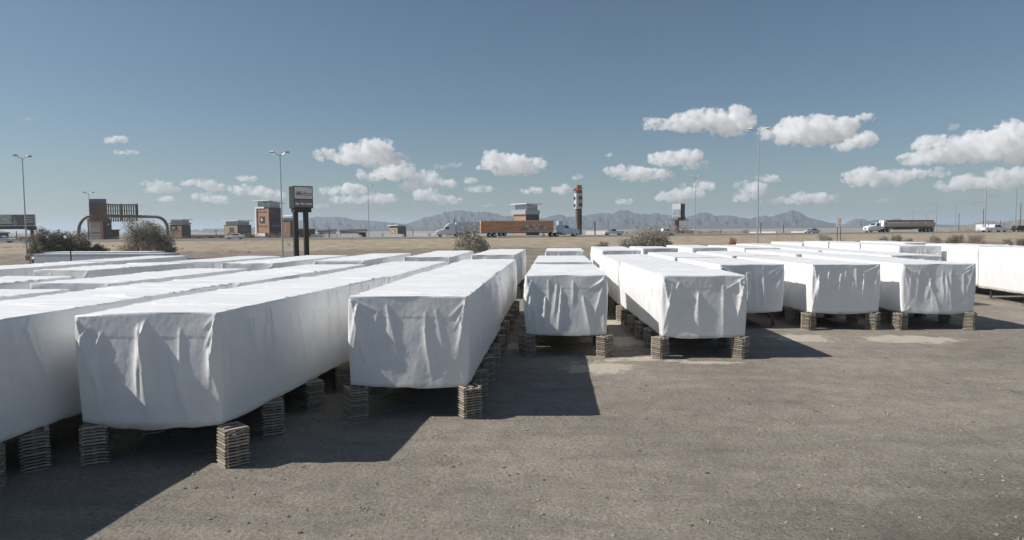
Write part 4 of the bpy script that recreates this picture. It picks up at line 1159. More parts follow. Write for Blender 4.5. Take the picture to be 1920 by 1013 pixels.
# left tower behind the slatted sign
t, fa, fb, zw = tower(187, 330, 7.4, 403.8, 406, 412, 'dark outlet tower behind the slatted arch sign', RUST, DKBROWN, slope=0, yaw=62, over=1.4)
zt = lambda py: zof(187, py, 330)-t.location.z
for py, h in ((422.5, 1.7), (431, 2.2), (440, .9), (446, 1.4)):
    b = MB(); b.box((-3.95, .2, zt(py)), (.2, 5.2, h)); b.build('tenant_board', mat('board_cream', (.50, .47, .42), .7, var=.3, vscale=1.2), fa)
lettering('OUTLETS', 1.2, LETTER_D, fa, (-4.1, .2, zt(422.5)), ROTA, align='CENTER', width=4.6)
b = MB(); b.box((.6, -3.9, zt(421)), (2.2, .12, 1.0)); b.build('tenant_board', mat('board_pale', (.46, .42, .35), .7), fb)

def low_building(px0, px1, py0, py1, d, label, m, roofm=None, over=.6, name='store_building'):
    p = at((px0+px1)/2, d); k = d/FPX
    w = (px1-px0)*k; h = zof((px0+px1)/2, py0, d)-p.z
    t = empty(name, p, -VIEW(p), label, 'building')
    b = MB(); b.box((0, 4, h/2-.3), (w, 8, h+.2)); b.build('wall', m, t)
    b = MB(); b.box((0, 4, h), (w+over*2, 8+over*2, .5)); b.build('roof', roofm or m, t)
    n = max(2, int(w/7))
    for i in range(n):
        b = MB(); b.box((-w/2+w*(i+.5)/n, -.03, h*.42), (w/n*.5, .1, h*.36)); b.build('window', SLATEGLASS, t)
    return t
low_building(205, 222, 431.5, 443, 340, 'low dark store building beside the dark tower under the slatted sign', BROWN, TANDK)
low_building(310, 480, 440.5, 447, 470, 'long low cream store building behind the scrub at left', TAN, WHITE)
low_building(556, 590, 429, 445, 400, 'brown store building seen between and beside the shop sign posts', BROWN, WHITE, 1.5)
low_building(0, 14, 437, 452, 300, 'dark store building under the left billboard', BROWN, TANDK)
low_building(1245, 1300, 431.5, 436.5, 420, 'low pale building behind the round bush and billboard pole', TANDK, WHITE)

# pavilion with a long dark roof
d = 420.0; p = at(648, d); k = d/FPX
t = empty('pavilion', p, -VIEW(p), 'long open pavilion with a dark roof beyond the parked white trailers', 'building')
h = zof(648, 432.5, d)-p.z
for x0, x1 in ((-50, -16), (-11, 40)):
    b = MB(); b.add([(x0*k, -4, h-1.0), (x1*k, -4, h-.6), (x1*k, 8, h+.6), (x0*k, 8, h+.2), (x0*k, -4, h-.5), (x1*k, -4, h-.1), (x1*k, 8, h+1.0), (x0*k, 8, h+.6)], [(3, 2, 1, 0), (4, 5, 6, 7), (0, 1, 5, 4), (1, 2, 6, 5), (2, 3, 7, 6), (3, 0, 4, 7)])
    b.build('roof', mat('roof_dark', (.07, .065, .06), .8), t)
    b = MB(); b.box(((x0+x1)/2*k, 4, h/2-.6), ((x1-x0)*k-2, 6, h-1)); b.build('back_wall', BROWN, t)
    b = MB()
    for x in np.linspace(x0+2, x1-2, 5): b.box((x*k, -3.5, h/2-.6), (.5, .5, h-.9))
    b.build('posts', TANDK, t)
b = MB(); b.box((-47*k, -4.5, h+.4), (12*k, 3, .5)); b.build('white_fascia', WHITE, t)

# ------------------------------------------------------------------ vehicles
def wheel(t, x, y, r, w=.28, name='wheel', parent=None):
    b = MB(); b.tube([(x, y-w/2, r), (x, y-w/2+.04, r), (x, y+w/2-.04, r), (x, y+w/2, r)], [r*.93, r, r, r*.93], 20)
    o = b.build(name, RUBBER, t, smooth=True)
    c = MB(); c.bar((x, y-w/2-.012, r), (x, y+w/2+.012, r), r*.56, n=14); c.build('rim', RIM, o)
    return o

def trailer(t, x0, x1, m, zf=1.15, zt=4.05, w=2.55, axles=(), legs=None, name='trailer_body'):
    b = MB(); b.box(((x0+x1)/2, 0, (zf+zt)/2), (x1-x0, w, zt-zf)); body = b.build(name, m, t, bevel=.03)
    r_ = MB()
    r_.box(((x0+x1)/2, -w/2-.012, zf+.06), (x1-x0, .02, .12)); r_.box(((x0+x1)/2, -w/2-.012, zt-.06), (x1-x0, .02, .10))
    r_.box(((x0+x1)/2, w/2+.012, zf+.06), (x1-x0, .02, .12)); r_.box(((x0+x1)/2, w/2+.012, zt-.06), (x1-x0, .02, .10))
    r_.build('rails', GREYMETAL, body)
    c = MB(); c.box(((x0+x1)/2, 0, zf-.1), (x1-x0-.4, 1.0, .18))
    if legs: 
        for s in (-.7, .7): c.box((legs, s, .58), (.14, .14, 1.1))
    c.build('underframe', CHASSIS, t)
    for a in axles:
        for s in (-1, 1): wheel(t, a, s*1.0, .5, .5)
    return body

def tractor(t, x, m, sleeper=True, fair=True, w=2.4):
    """a conventional lorry tractor heading +x, its fifth wheel at x"""
    f = MB(); f.box((x+2.6, 0, .85), (7.0, .9, .28)); f.build('frame', CHASSIS, t)
    nose = x+6.4
    if sleeper:
        poly = [(x+1.0, .75), (x+1.0, 3.75), (x+1.9, 4.0), (x+2.9, 3.75), (x+3.8, 3.05), (x+4.35, 2.25), (x+5.6, 1.95), (nose, 1.55), (nose+.15, .6), (x+4.0, .55), (x+3.0, .55)]
    else:
        poly = [(x+2.1, .75), (x+2.1, 2.95), (x+3.5, 2.98), (x+3.95, 2.2), (x+5.6, 2.0), (nose, 1.7), (nose+.1, .65), (x+4.0, .6)]
    b = MB(); b.prism(poly, -w/2, w/2); cab = b.build('cab', m, t, smooth=True, bevel=.12, angle=40)
    x1 = x+3.55 if sleeper else x+3.35
    for y_ in (-w/2-.012, w/2-.05):
        g = MB(); g.prism([(x1-.75, 2.1), (x1-.75, 2.75), (x1+.05, 2.75), (x1+.42, 2.1)], y_, y_+.062); g.build('side_window', SLATEGLASS, cab)
    g = MB()
    a_, b2 = ((x+3.85, 2.98), (x+4.33, 2.3)) if sleeper else ((x+3.56, 2.9), (x+3.95, 2.26))
    g.add([(a_[0]+.02, -w/2+.2, a_[1]), (a_[0]+.02, w/2-.2, a_[1]), (b2[0]+.03, w/2-.15, b2[1]), (b2[0]+.03, -w/2+.15, b2[1])], [(0, 1, 2, 3)]); g.build('windscreen', SLATEGLASS, cab)
    q = MB(); q.box((nose+.12, 0, .55), (.3, w, .42)); q.build('bumper', GREYMETAL, cab, bevel=.05)
    q = MB(); q.box((nose+.02, 0, 1.2), (.12, 1.1, .7)); q.build('grille', GREYMETAL, cab)
    for s in (-1, 1):
        q = MB(); q.box((nose-.1, s*(w/2-.15), 1.15), (.3, .34, .26)); q.build('headlight', mat('headlight_glass', (.7, .7, .68), .15), cab, bevel=.04)
        q = MB(); q.box((x1+.45, s*(w/2+.18), 2.35), (.12, .2, .6)); q.build('mirror', m, cab)
        q = MB(); q.bar((x+1.8, s*.62-.0, .72), (x+3.1, s*.62, .72), .3, n=12); q.build('fuel_tank', GREYMETAL, t, smooth=True)
        wheel(t, x+5.25, s*(w/2-.16), .52, .3)
        for a in (-.65, .65): wheel(t, x+a, s*.95, .52, .55)
    if not sleeper:
        for s in (-1, 1):
            q = MB(); q.bar((x+1.95, s*1.0, .9), (x+1.95, s*1.0, 3.6), .08, n=8); q.build('exhaust_stack', GREYMETAL, t)

def on_road(px, s, d_hint):
    """a place on the freeway, s metres beyond its near edge, seen at px"""
    lo, hi = 60.0, 600.0
    for _ in range(40):
        m_ = (lo+hi)/2
        q = ray(px, 432, m_)
        if st(q.x, q.y)[0] < s: lo = m_
        else: hi = m_
    q = ray(px, 432, hi); tt = st(q.x, q.y)[1]
    return Vector((q.x, q.y, float(road_z(tt))+.066)), hi

# white aero lorry heading left
p, dd = on_road(868, 31.0, 165)
t = empty('lorry', p, ROAD_ANG+PI, 'white aero sleeper lorry with a white trailer behind the drooping tree', 'lorry', 'lorries on the freeway')
tractor(t, 1.2, WHITE, True)
trailer(t, -13.0, 2.0, mat('trailer_white', (.62, .66, .72), .5, var=.06), axles=(-10.6, -11.9), legs=-.6)
# orange trailer lorry heading right
p, dd = on_road(1022, 6.5, 150)
t = empty('lorry', p, ROAD_ANG, 'blue day-cab lorry pulling a long orange-brown picture trailer', 'lorry', 'lorries on the freeway')
tractor(t, 2.2, mat('cab_blue_white', (.55, .62, .72), .35), False)
b = MB(); b.prism([(3.2, 1.0), (3.2, 3.95), (4.3, 3.95), (4.3, 3.0), (4.3, 1.0)], -1.2, 1.2); b.build('air_deflector', BLUEP, t, bevel=.08)
ORANGE = mat('orange_trailer_side', (.56, .29, .155), .55, var=.22, vscale=.9, stretch=(.25, 1, 2.2))
body = trailer(t, -16.4, 1.9, ORANGE, axles=(-14.2, -13.0), legs=-.4)
b = MB(); b.box((-7.2, 0, 4.07), (18.2, 2.5, .05)); b.build('trailer_roof', WHITE, body)
gr_ = (('picture_shadow', (.25, .20, .155), [((-4.4, 2.35), 1.5, .52), ((-2.2, 2.5), 1.7, .42), ((-5.6, 1.85), 1.2, .3), ((-1.0, 2.15), 2.0, .25)]),
       ('picture_light', (.50, .46, .40), [((-4.9, 2.62), .62, .34), ((-3.1, 2.86), .5, .3), ((-2.4, 2.28), .7, .36), ((-4.0, 2.05), .6, .28), ((-.2, 2.3), .5, .35), ((-1.7, 2.9), .45, .22)]))
for i, (nm, c, els) in enumerate(gr_):
    b = MB()
    for (ex, ez), rx, rz in els:
        poly = []
        for a in range(16):
            ang = 2*PI*a/16
            r_ = 1+.22*math.sin(3*ang+ex*3)+.14*math.sin(5*ang+ez*7)
            poly.append((ex+rx*r_*math.cos(ang), ez+rz*r_*math.sin(ang)))
        b.prism(poly, -1.275-.008*(i+1)-.001*len(b.f)/18, -1.27)
    b.build(nm, mat(nm, c, .6, var=.35, vscale=1.6), body)
# tanker heading left
p, dd = on_road(1690, 31.0, 180)
t = empty('lorry', p, ROAD_ANG+PI, 'white day-cab lorry pulling a dusty silver tank trailer', 'lorry', 'lorries on the freeway')
tractor(t, 6.2, WHITE, False)
b = MB()
prof = [(0, 1.22, .78), (.25, 1.22, 1.05), (.9, 1.22, 1.22)]
vs, fs, n = [], [], 24
sts = [(-11.6, .75), (-11.35, 1.0), (-10.9, 1.12), (5.6, 1.12), (6.3, 1.0), (6.6, .75)]
for x, r_ in sts:
    for a in range(n):
        an = 2*PI*a/n; vs.append((x, r_*1.08*math.cos(an), 2.35+r_*math.sin(an)))
for i in range(len(sts)-1):
    for a in range(n): fs.append((i*n+a, i*n+(a+1) % n, (i+1)*n+(a+1) % n, (i+1)*n+a))
fs += [tuple(range(n-1, -1, -1)), tuple(range((len(sts)-1)*n, len(sts)*n))]
b.add(vs, fs); tk = b.build('tank', SILVER, t, smooth=True)
b = MB()
for x in (-8.0, -4.5, -1.2, 2.1): b.tube([(x, 1.21*math.cos(a), 2.35+1.13*math.sin(a)) for a in np.linspace(0, 2*PI, 25)], .04, 6)
b.build('bands', GREYMETAL, tk)
b = MB(); b.box((-2.8, 0, 3.52), (16.8, 1.0, .16)); b.box((-2.8, -.55, 3.62), (16.8, .06, .3)); b.box((-2.8, .55, 3.62), (16.8, .06, .3)); b.build('top_walkway', mat('walkway_rust', (.22, .115, .06), .8), tk)
b = MB(); b.box((-2.6, 0, 1.05), (17.8, 1.1, .3)); b.box((-.5, -1.05, 1.0), (5.0, .3, .45)); b.box((-.5, 1.05, 1.0), (5.0, .3, .45)); b.build('underframe', mat('tanker_frame', (.16, .14, .115), .7), t)
b = MB(); b.box((6.9, 0, 2.6), (.5, 2.3, 2.3)); b.build('head_plate', WHITE, tk, bevel=.1)
for a in (-10.2, -8.9, -7.6):
    for s in (-1, 1): wheel(t, a, s*1.0, .52, .55)

def car(px, s, heading, label, body_c, kind='sedan', name='car'):
    p, dd = on_road(px, s, 150)
    t = empty(name, p, ROAD_ANG+(0 if heading > 0 else PI), label, {'pickup': 'pickup', 'van': 'van'}.get(kind, 'car'))
    m = mat('car_paint', body_c, .3, spec=.6)
    if kind == 'pickup':
        lo = [(-2.9, .45), (-2.9, 1.15), (-.75, 1.18), (1.3, 1.2), (2.7, 1.08), (2.85, .85), (2.85, .45)]
        up = [(-.75, 1.15), (-.6, 1.85), (.75, 1.88), (1.35, 1.18)]
        wins = [[(-.5, 1.25), (-.42, 1.75), (.05, 1.77), (.05, 1.25)], [(.12, 1.25), (.12, 1.77), (.68, 1.77), (1.1, 1.25)]]
        wx = (-1.85, 1.85); r = .40; w = 1.95
    elif kind == 'suv':
        lo = [(-2.4, .45), (-2.42, 1.1), (-1.6, 1.15), (1.0, 1.12), (2.2, .98), (2.35, .7), (2.3, .42)]
        up = [(-2.3, 1.1), (-2.0, 1.72), (.35, 1.75), (1.1, 1.1)]
        wins = [[(-2.0, 1.18), (-1.85, 1.6), (-1.0, 1.65), (-1.0, 1.18)], [(-.92, 1.18), (-.92, 1.65), (.3, 1.65), (.85, 1.18)]]
        wx = (-1.4, 1.45); r = .37; w = 1.9
    else:
        lo = [(-2.3, .42), (-2.32, .95), (-1.3, 1.0), (1.0, .95), (2.1, .78), (2.32, .6), (2.25, .36)]
        up = [(-1.75, .96), (-.95, 1.42), (.15, 1.44), (1.15, .93)]
        wins = [[(-1.45, 1.0), (-.9, 1.36), (-.35, 1.38), (-.35, 1.0)], [(-.28, 1.0), (-.28, 1.38), (.12, 1.38), (.85, 1.0)]]
        wx = (-1.4, 1.4); r = .33; w = 1.8
    b = MB(); b.prism(lo, -w/2, w/2); bd = b.build('body', m, t, smooth=True, bevel=.06, angle=40)
    b = MB(); b.prism(up, -w/2+.12, w/2-.12); cb_ = b.build('cabin', m, t, smooth=True, bevel=.05, angle=40)
    for q in wins:
        for y_ in (-w/2+.105, w/2-.16):
            b = MB(); b.prism(q, y_, y_+.055); b.build('side_window', SLATEGLASS, cb_)
    xf, zf = up[-1]; xt, zt_ = up[-2]
    b = MB(); b.add([(xt+.06, -w/2+.25, zt_-.05), (xt+.06, w/2-.25, zt_-.05), (xf+.0, w/2-.2, zf+.06), (xf+.0, -w/2+.2, zf+.06)], [(0, 1, 2, 3)]); b.build('windscreen', SLATEGLASS, cb_)
    if kind == 'pickup':
        b = MB(); b.box((-1.85, 0, 1.165), (1.9, w-.3, .03)); b.build('bed', CHASSIS, bd)
    for s_ in (-1, 1):
        b = MB(); b.box((lo[-2][0]-.12, s_*(w/2-.25), lo[-2][1]+.02), (.16, .34, .16)); b.build('headlight', mat('headlight_glass', (.7, .7, .68), .15), bd)
        b = MB(); b.box((lo[0][0]+.01, s_*(w/2-.2), .85), (.06, .2, .18)); b.build('tail_light', mat('tail_light_red', (.35, .03, .02), .3), bd)
        for x in wx: wheel(t, x, s_*(w/2-.12), r, .22)
    return t
car(440, 27, -1, 'white saloon car on the freeway in front of the tan outlet tower', (.78, .79, .80))
car(4, 8, 1, 'pale car behind the guard rail at the left picture edge', (.55, .60, .66))
car(1150, 27, -1, 'silver pickup left of the round bush, behind the small dark shrub', (.55, .60, .66), 'pickup', 'pickup_truck')
car(1246, 8, 1, 'white pickup emerging right of the round bush', (.80, .80, .80), 'pickup', 'pickup_truck')
car(1522, 27, -1, 'pale car with a dark roof left of the small two-post sign', (.48, .55, .62))
car(1864, 4, 1, 'white crew-cab pickup on the freeway near the right picture edge', (.72, .75, .80), 'pickup', 'pickup_truck').scale = (1.3, 1.12, 1.15)
car(1914, 8, 1, 'black estate car at the right picture edge', (.03, .03, .032), 'suv')

# parked trailers in the far lot
def lot_trailer(px0, px1, py0, py1, d, label, m=None):
    p = at((px0+px1)/2, d); k = d/FPX
    w = (px1-px0)*k; zt = zof((px0+px1)/2, py0, d)-p.z
    t = empty('parked_trailer', p, -VIEW(p)-R(20), label, 'trailer', 'white trailers parked across the freeway')
    zf = .12
    zt = max(zt, 1.6)
    b = MB(); b.box((0, 0, (zf+zt)/2), (w, 2.5, zt-zf)); bd = b.build('trailer_body', m or WHITE, t, bevel=.03)
    b = MB()
    for x in np.linspace(-w/2+.6, w/2-.6, max(2, int(w/2.4))): b.box((x, -1.262, (zf+zt)/2), (.07, .024, zt-zf-.3))
    b.build('side_posts', GREYMETAL, bd)
    for x in (-w*.36, -w*.28, w*.36):
        for s in (-1, 1): wheel(t, x, s*1.0, .4, .4)
    return t
lot_trailer(584, 606, 439.3, 444, 385, 'white trailer just right of the shop sign posts across the freeway')
lot_trailer(607, 634, 438.2, 443.5, 398, 'white trailer second from the shop sign posts across the freeway')
lot_trailer(636, 678, 441.3, 447, 330, 'long white trailer parked closest to the freeway right of the shop sign')
lot_trailer(688, 718, 437.2, 443, 398, 'white trailer behind the thin lamp post across the freeway')
lot_trailer(720, 757, 439.3, 443.5, 385, 'white trailer in front of the small tan outlet tower')
lot_trailer(768, 806, 437.2, 444, 385, 'white trailer just ahead of the white aero lorry')
lot_trailer(808, 838, 437.0, 442, 398, 'white trailer farthest back, above the bonnet of the white aero lorry')
lot_trailer(640, 672, 438.0, 441, 398, 'white trailer roof showing above the long white one right of the shop sign')
lot_trailer(1098, 1140, 433.6, 436.5, 400, 'distant white trailer right of the thin sign tower')
lot_trailer(1406, 1420, 435.0, 438, 400, 'distant white trailer just left of the tallest lamp post')
lot_trailer(1424, 1456, 434.6, 437.6, 400, 'distant white trailer just right of the tallest lamp post')
lot_trailer(1485, 1520, 434.2, 437, 400, 'distant white trailer behind the pale car with dark roof')
lot_trailer(1776, 1800, 433.2, 437, 400, 'distant white trailer right behind the tanker lorry')
lot_trailer(1832, 1852, 421.0, 425, 500, 'small distant white shed roof below the steel power poles')

# the two long trailers parked inside the yard at left
d = 66.0; p = at(196, d); k = d/FPX
zt = zof(196, 475.5, d)
t = empty('semi_trailer', p, R(-3.0), 'long grey-white box trailer with a cooling unit, parked behind the left roofs', 'trailer')
TRW = mat('grey_white_trailer', (.50, .53, .58), .5, var=.05)
bd = trailer(t, -6.7, 7.0, TRW, zf=1.0, zt=zt-p.z, axles=(5.4, 4.2), legs=-4.4)
b = MB(); b.box((-6.98, 0, 2.4), (.52, 2.0, 1.9)); rf_ = b.build('cooling_unit', WHITE, t, bevel=.16)
b = MB(); b.box((-6.98, -1.01, 2.55), (.3, .03, 1.1)); b.build('cooling_grille', CHASSIS, rf_)
d = 70.0; p = at(195, d)
t = empty('semi_trailer', p, R(-3.0), 'white box trailer just showing over the grey-white one behind the left roofs', 'trailer')
trailer(t, -5.9, 5.9, WHITE, zf=1.0, zt=zof(195, 472.2, d)-p.z, axles=(4.4, 3.2), legs=-4.0)

# yard lamp with a white globe
d = 61.0; p = at(130.5, d)
t = empty('yard_lamp', p, 0, 'thin dark post with a small white globe lamp before the left trees', 'lamp post')
h = zof(130, 446, d)-p.z
b = MB(); b.bar((0, 0, -.2), (0, 0, h), .07, .05, n=10); b.bar((0, 0, h-.25), (-.42, 0, h-.05), .02, n=6); b.build('post', DARKMETAL, t, smooth=True)
bm = bmesh.new(); bmesh.ops.create_uvsphere(bm, u_segments=16, v_segments=10, radius=.14); me = bpy.data.meshes.new('globe'); bm.to_mesh(me); bm.free()
me.materials.append(WHITE); me.polygons.foreach_set('use_smooth', [True]*len(me.polygons))
link('globe', me, t, (-.42, 0, h+.06))

# guard rail at the left
p0 = Vector((*xy(-3, -46), 0)); 
t = empty('guard_rail', (p0.x, p0.y, float(ground_z(p0.x, p0.y))), ROAD_ANG, 'steel guard rail along the freeway at the left picture edge', 'guard rail')
b = MB(); b.prism([(0, .45), (0, .75)], 0, 0) if False else b.box((14, 0, .62), (72, .06, .30)); b.build('rail', GREYMETAL, t)
for i in range(18):
    b = MB(); b.box((-21+i*4.0, .12, .35), (.16, .16, .9)); b.build('post', DARKMETAL, t)

# ------------------------------------------------------------------ power poles
POLEWOOD = mat('pole_wood', (.085, .07, .06), .9, var=.2)
STEELPALE = mat('pale_steel_pole', (.42, .44, .47), .5, .5)
def steel_pole(px, py, d, label, arms):
    p = at(px, d); h = zof(px, py, d)-p.z
    t = empty('steel_power_pole', p, -VIEW(p)+R(8), label, 'power pole', 'steel power line poles at the right')
    b = MB(); b.tube([(0, 0, -.5), (0, 0, h*.6), (0, 0, h)], [.52, .36, .2], 12); b.build('pole', STEELPALE, t, smooth=True)
    for fz, s, ln in arms:
        z = h*fz
        b = MB(); b.bar((0, 0, z), (s*ln, 0, z+.5), .16, .09, n=8); o = b.build('arm', STEELPALE, t)
        b = MB(); b.bar((s*ln*.95, 0, z+.45), (s*ln*.55, 0, z-2.4), .07, n=6); b.bar((s*ln*.15, 0, z+.1), (s*ln*.55, 0, z-2.4), .07, n=6); b.build('insulators', GREYMETAL, o)
steel_pole(1846.5, 350, 430, 'steel power pole nearest, with four arms, above the white crew-cab pickup', [(.93, -1, 7.5), (.80, 1, 7.5), (.66, -1, 7.5), ])
steel_pole(1903, 351, 520, 'steel power pole near the right edge, seen end-on with short arms', [(.93, -1, 1.5), (.8, 1, 1.5), (.66, -1, 1.5)])
steel_pole(1755, 379, 700, 'steel power pole rising above the back of the tank trailer', [(.93, -1, 7), (.80, 1, 7), (.66, -1, 7)])
steel_pole(1791, 380, 800, 'thin steel power pole right of the tank trailer', [(.93, -1, 2), (.8, 1, 2)])
steel_pole(1710, 394, 1000, 'distant steel power pole above the middle of the tank trailer', [(.92, 1, 7), (.75, -1, 7)])
steel_pole(1684, 407, 1500, 'farthest steel power pole above the front of the tank trailer', [(.92, 1, 6), (.75, -1, 6)])
steel_pole(1736, 399, 1250, 'distant thin steel power pole between two others over the tank trailer', [(.92, 1, 2), (.75, -1, 2)])
def wood_pole(px, py, d, label, cross=True):
    p = at(px, d); h = zof(px, py, d)-p.z
    t = empty('wooden_pole', p, -VIEW(p), label, 'utility pole', 'dark wooden utility poles')
    b = MB(); b.tube([(0, 0, -.4), (0, 0, h)], [.2, .14], 8); b.build('pole', POLEWOOD, t)
    if cross:
        b = MB(); b.box((0, -.15, h-.5), (2.2, .12, .14)); b.build('crossarm', POLEWOOD, t)
wood_pole(1912.5, 381.5, 330, 'dark wooden pole at the right edge beside a steel power pole', False)
wood_pole(1843, 392, 360, 'dark wooden pole touching the nearest steel power pole', False)
wood_pole(1797.5, 400.5, 380, 'dark wooden pole just right of the tank trailer', False)
wood_pole(1875.5, 413.5, 420, 'short wooden pole behind the white crew-cab pickup cab', False)
wood_pole(1115.5, 414.5, 200, 'brown wooden stub pole right of the thin sign tower', False)
wood_pole(851.5, 411.5, 210, 'brown wooden stub pole above the white aero lorry', False)
wood_pole(1426.5, 418.5, 260, 'short pole with a small white box right of the tallest lamp post', False)
wood_pole(1469, 421, 300, 'thin dark pole standing alone below the pointed mountain', False)
wood_pole(617, 426, 240, 'thin dark pole before the long pavilion', False)
wood_pole(30.5, 433.5, 280, 'thin dark pole under the left billboard', False)
wood_pole(405, 431, 380, 'thin dark pole left of the tan outlet tower', True)
wood_pole(774, 430, 330, 'thin pole ahead of the white aero lorry', False)
wood_pole(1256, 423, 260, 'thin dark pole left of the two-faced billboard pole', False)

# ------------------------------------------------------------------ trees and shrubs
BARK = mat('desert_bark', (.10, .08, .062), .95, var=.3, vscale=6)
def leaf_mat(name, c, var=.3):
    m = bpy.data.materials.new(name); m.use_nodes = True
    nt = m.node_tree; N = nt.nodes; L = nt.links
    p = N['Principled BSDF']; p.inputs['Roughness'].default_value = .8; p.inputs['Specular IOR Level'].default_value = .2
    g = N.new('ShaderNodeNewGeometry'); r = N.new('ShaderNodeValToRGB')
    r.color_ramp.elements[0].color = (*[x*(1-var) for x in c], 1); r.color_ramp.elements[1].color = (*[x*(1+var) for x in c], 1)
    L.new(g.outputs['Random Per Island'], r.inputs[0]); L.new(r.outputs[0], p.inputs['Base Color'])
    return m
LEAF_OLIVE = leaf_mat('olive_grey_leaf', (.36, .325, .26), .45)
LEAF_DARK = leaf_mat('dark_olive_leaf', (.28, .25, .20), .5)
LEAF_TAN = leaf_mat('dry_tan_twig', (.27, .225, .165), .35)
LEAF_GREY = leaf_mat('grey_twig', (.39, .35, .285), .45)
LEAF_RUST = leaf_mat('rusty_dry_leaf', (.36, .18, .085), .3)

def leaf_quads(centres, sizes, droop, asp, rs):
    n = len(centres)
    ax = rs.normal(size=(n, 3)); ax[:, 2] = ax[:, 2]*(.7 if droop < .5 else .3) - droop*1.3
    ax /= np.linalg.norm(ax, axis=1)[:, None]
    b = rs.normal(size=(n, 3)); b -= ax*(b*ax).sum(1)[:, None]; b /= np.linalg.norm(b, axis=1)[:, None]
    a_ = ax*sizes[:, None]*.5; b_ = b*sizes[:, None]*.5*asp
    v = np.stack([centres-a_-b_*.5, centres+b_, centres+a_, centres-b_], 1).reshape(-1, 3)
    return v, np.arange(4*n).reshape(n, 4)

def tree(p, h, wdt, label, cat, leaf, seed, n=5200, trunk=.32, droop=0.0, stems=1, size=(.16, .42), gap=.5, name='desert_tree', flat=.8, group=None, trunkr=.14):
    """h, wdt: height and spread of the plant; trunk: share of the height under the crown"""
    rs = np.random.default_rng(seed); rr = random.Random(seed)
    t = empty(name, p, rr.uniform(0, 6), label, cat, group)
    mb = MB(); tips = []
    for s_ in range(stems):
        ang = 2*PI*(s_+rr.random()*.5)/stems
        lean = 0.0 if stems == 1 else .32
        base = Vector((math.cos(ang)*.12*(stems > 1), math.sin(ang)*.12*(stems > 1), -.15))
        top = Vector((math.cos(ang)*lean*wdt*.5, math.sin(ang)*lean*wdt*.5, h*(trunk+.06)))
        mid = (base+top)/2+Vector((rr.uniform(-.12, .12), rr.uniform(-.12, .12), 0))*wdt*.3
        mb.tube([base, mid, top], [trunkr, trunkr*.8, trunkr*.6], 7)
        for k in range(5 if stems == 1 else 3):
            a = ang+(2*PI*k/5 if stems == 1 else rr.uniform(-.9, .9))+rr.uniform(-.3, .3)
            rad = wdt*.5*rr.uniform(.45, .82)
            e = Vector((math.cos(a)*rad, math.sin(a)*rad, h*rr.uniform(.58, .92)))
            m2 = top.lerp(e, .5)+Vector((0, 0, h*.07))
            mb.tube([top, m2, e], [trunkr*.5, trunkr*.32, trunkr*.12], 5)
            tips += [e, m2.lerp(e, .5)]
            for q in range(3):
                e2 = m2.lerp(e, rr.uniform(.3, 1))+Vector((rr.gauss(0, 1), rr.gauss(0, 1), rr.gauss(.2, .6)))*wdt*.14
                e2.z = min(max(e2.z, h*.22), h*.97)
                mb.tube([m2.lerp(e, .3), e2], [trunkr*.2, trunkr*.07], 4); tips.append(e2)
    mb.build('trunk', BARK, t, smooth=True)
    # clumps round the limb tips, inside an uneven envelope
    cl = [np.array(x) for x in tips]
    for _ in range(int(len(tips)*2.2)):
        a = rr.uniform(0, 2*PI); r_ = math.sqrt(rr.random())*wdt*.46; zc = h*(trunk+(1-trunk)*(.05+.84*math.sqrt(max(0, 1-(r_/(wdt*.5))**2))*rr.random()**.55))
        cl.append(np.array((math.cos(a)*r_, math.sin(a)*r_, zc)))
    cl = np.array(cl)
    cs = rs.uniform(.45, 1.0, len(cl))*wdt*.15
    n = int(n*2.0)
    wgt = cs**2; wgt /= wgt.sum()
    pick = rs.choice(len(cl), n, p=wgt)
    off = rs.normal(size=(n, 3)); off /= np.linalg.norm(off, axis=1)[:, None]
    off *= (rs.random(n)**.42)[:, None]*cs[pick][:, None]*1.25
    off[:, 2] *= flat
    c = cl[pick]+off
    if droop:
        ln = rs.random(n)**1.5*h*.42*droop
        out = np.hypot(c[:, 0], c[:, 1])/(wdt*.5)
        c[:, 2] -= ln*np.clip(out*1.3, .2, 1)
        c[:, :2] *= (1+.12*ln/h)[:, None]
    c[:, 2] = np.maximum(c[:, 2], .06)
    v, f = leaf_quads(c, rs.uniform(size[0], size[1], n), droop, .22, rs)
    link('crown', mesh_np('crown', v, f, leaf), t)
    return t
TG = 'desert trees and shrubs between the yard and the freeway'
def put(px, d, py_top, wpx, *a, **k):
    p = at(px, d); h = zof(px, py_top, d)-p.z
    return tree(p, h, wpx*d/FPX, *a, group=TG, **k)
put(88, 84, 424, 62, 'dark bushy desert tree behind the trailer, nearest the left edge', 'tree', LEAF_DARK, 1, n=9000, trunk=.12, stems=3, size=(.14, .36))
put(140, 86, 431, 64, 'dark desert tree behind the middle of the grey-white trailer', 'tree', LEAF_DARK, 2, n=8500, trunk=.12, stems=3, size=(.14, .36))
put(181, 88, 451, 34, 'low shrub between the two dark tree clumps behind the trailers', 'shrub', LEAF_DARK, 3, n=3200, trunk=.1, stems=3, name='desert_shrub')
put(273, 86, 409, 84, 'round leaning desert tree under the right leg of the arch sign', 'tree', LEAF_OLIVE, 5, n=10500, trunk=.14, stems=3, size=(.14, .36), trunkr=.18)
put(312, 95, 450, 30, 'small dark shrub at the foot of the arch sign right leg', 'shrub', LEAF_DARK, 6, n=2600, trunk=.08, stems=3, name='desert_shrub')
put(883, 92, 421, 70, 'drooping desert tree in front of the white and orange trailers', 'tree', LEAF_GREY, 7, n=3600, trunk=.34, droop=1.0, size=(.16, .5), trunkr=.15)
put(1222, 100, 424, 74, 'big round twiggy bush right of centre before the freeway', 'bush', LEAF_OLIVE, 8, n=8200, trunk=.08, stems=5, size=(.14, .4), name='desert_bush', trunkr=.08)
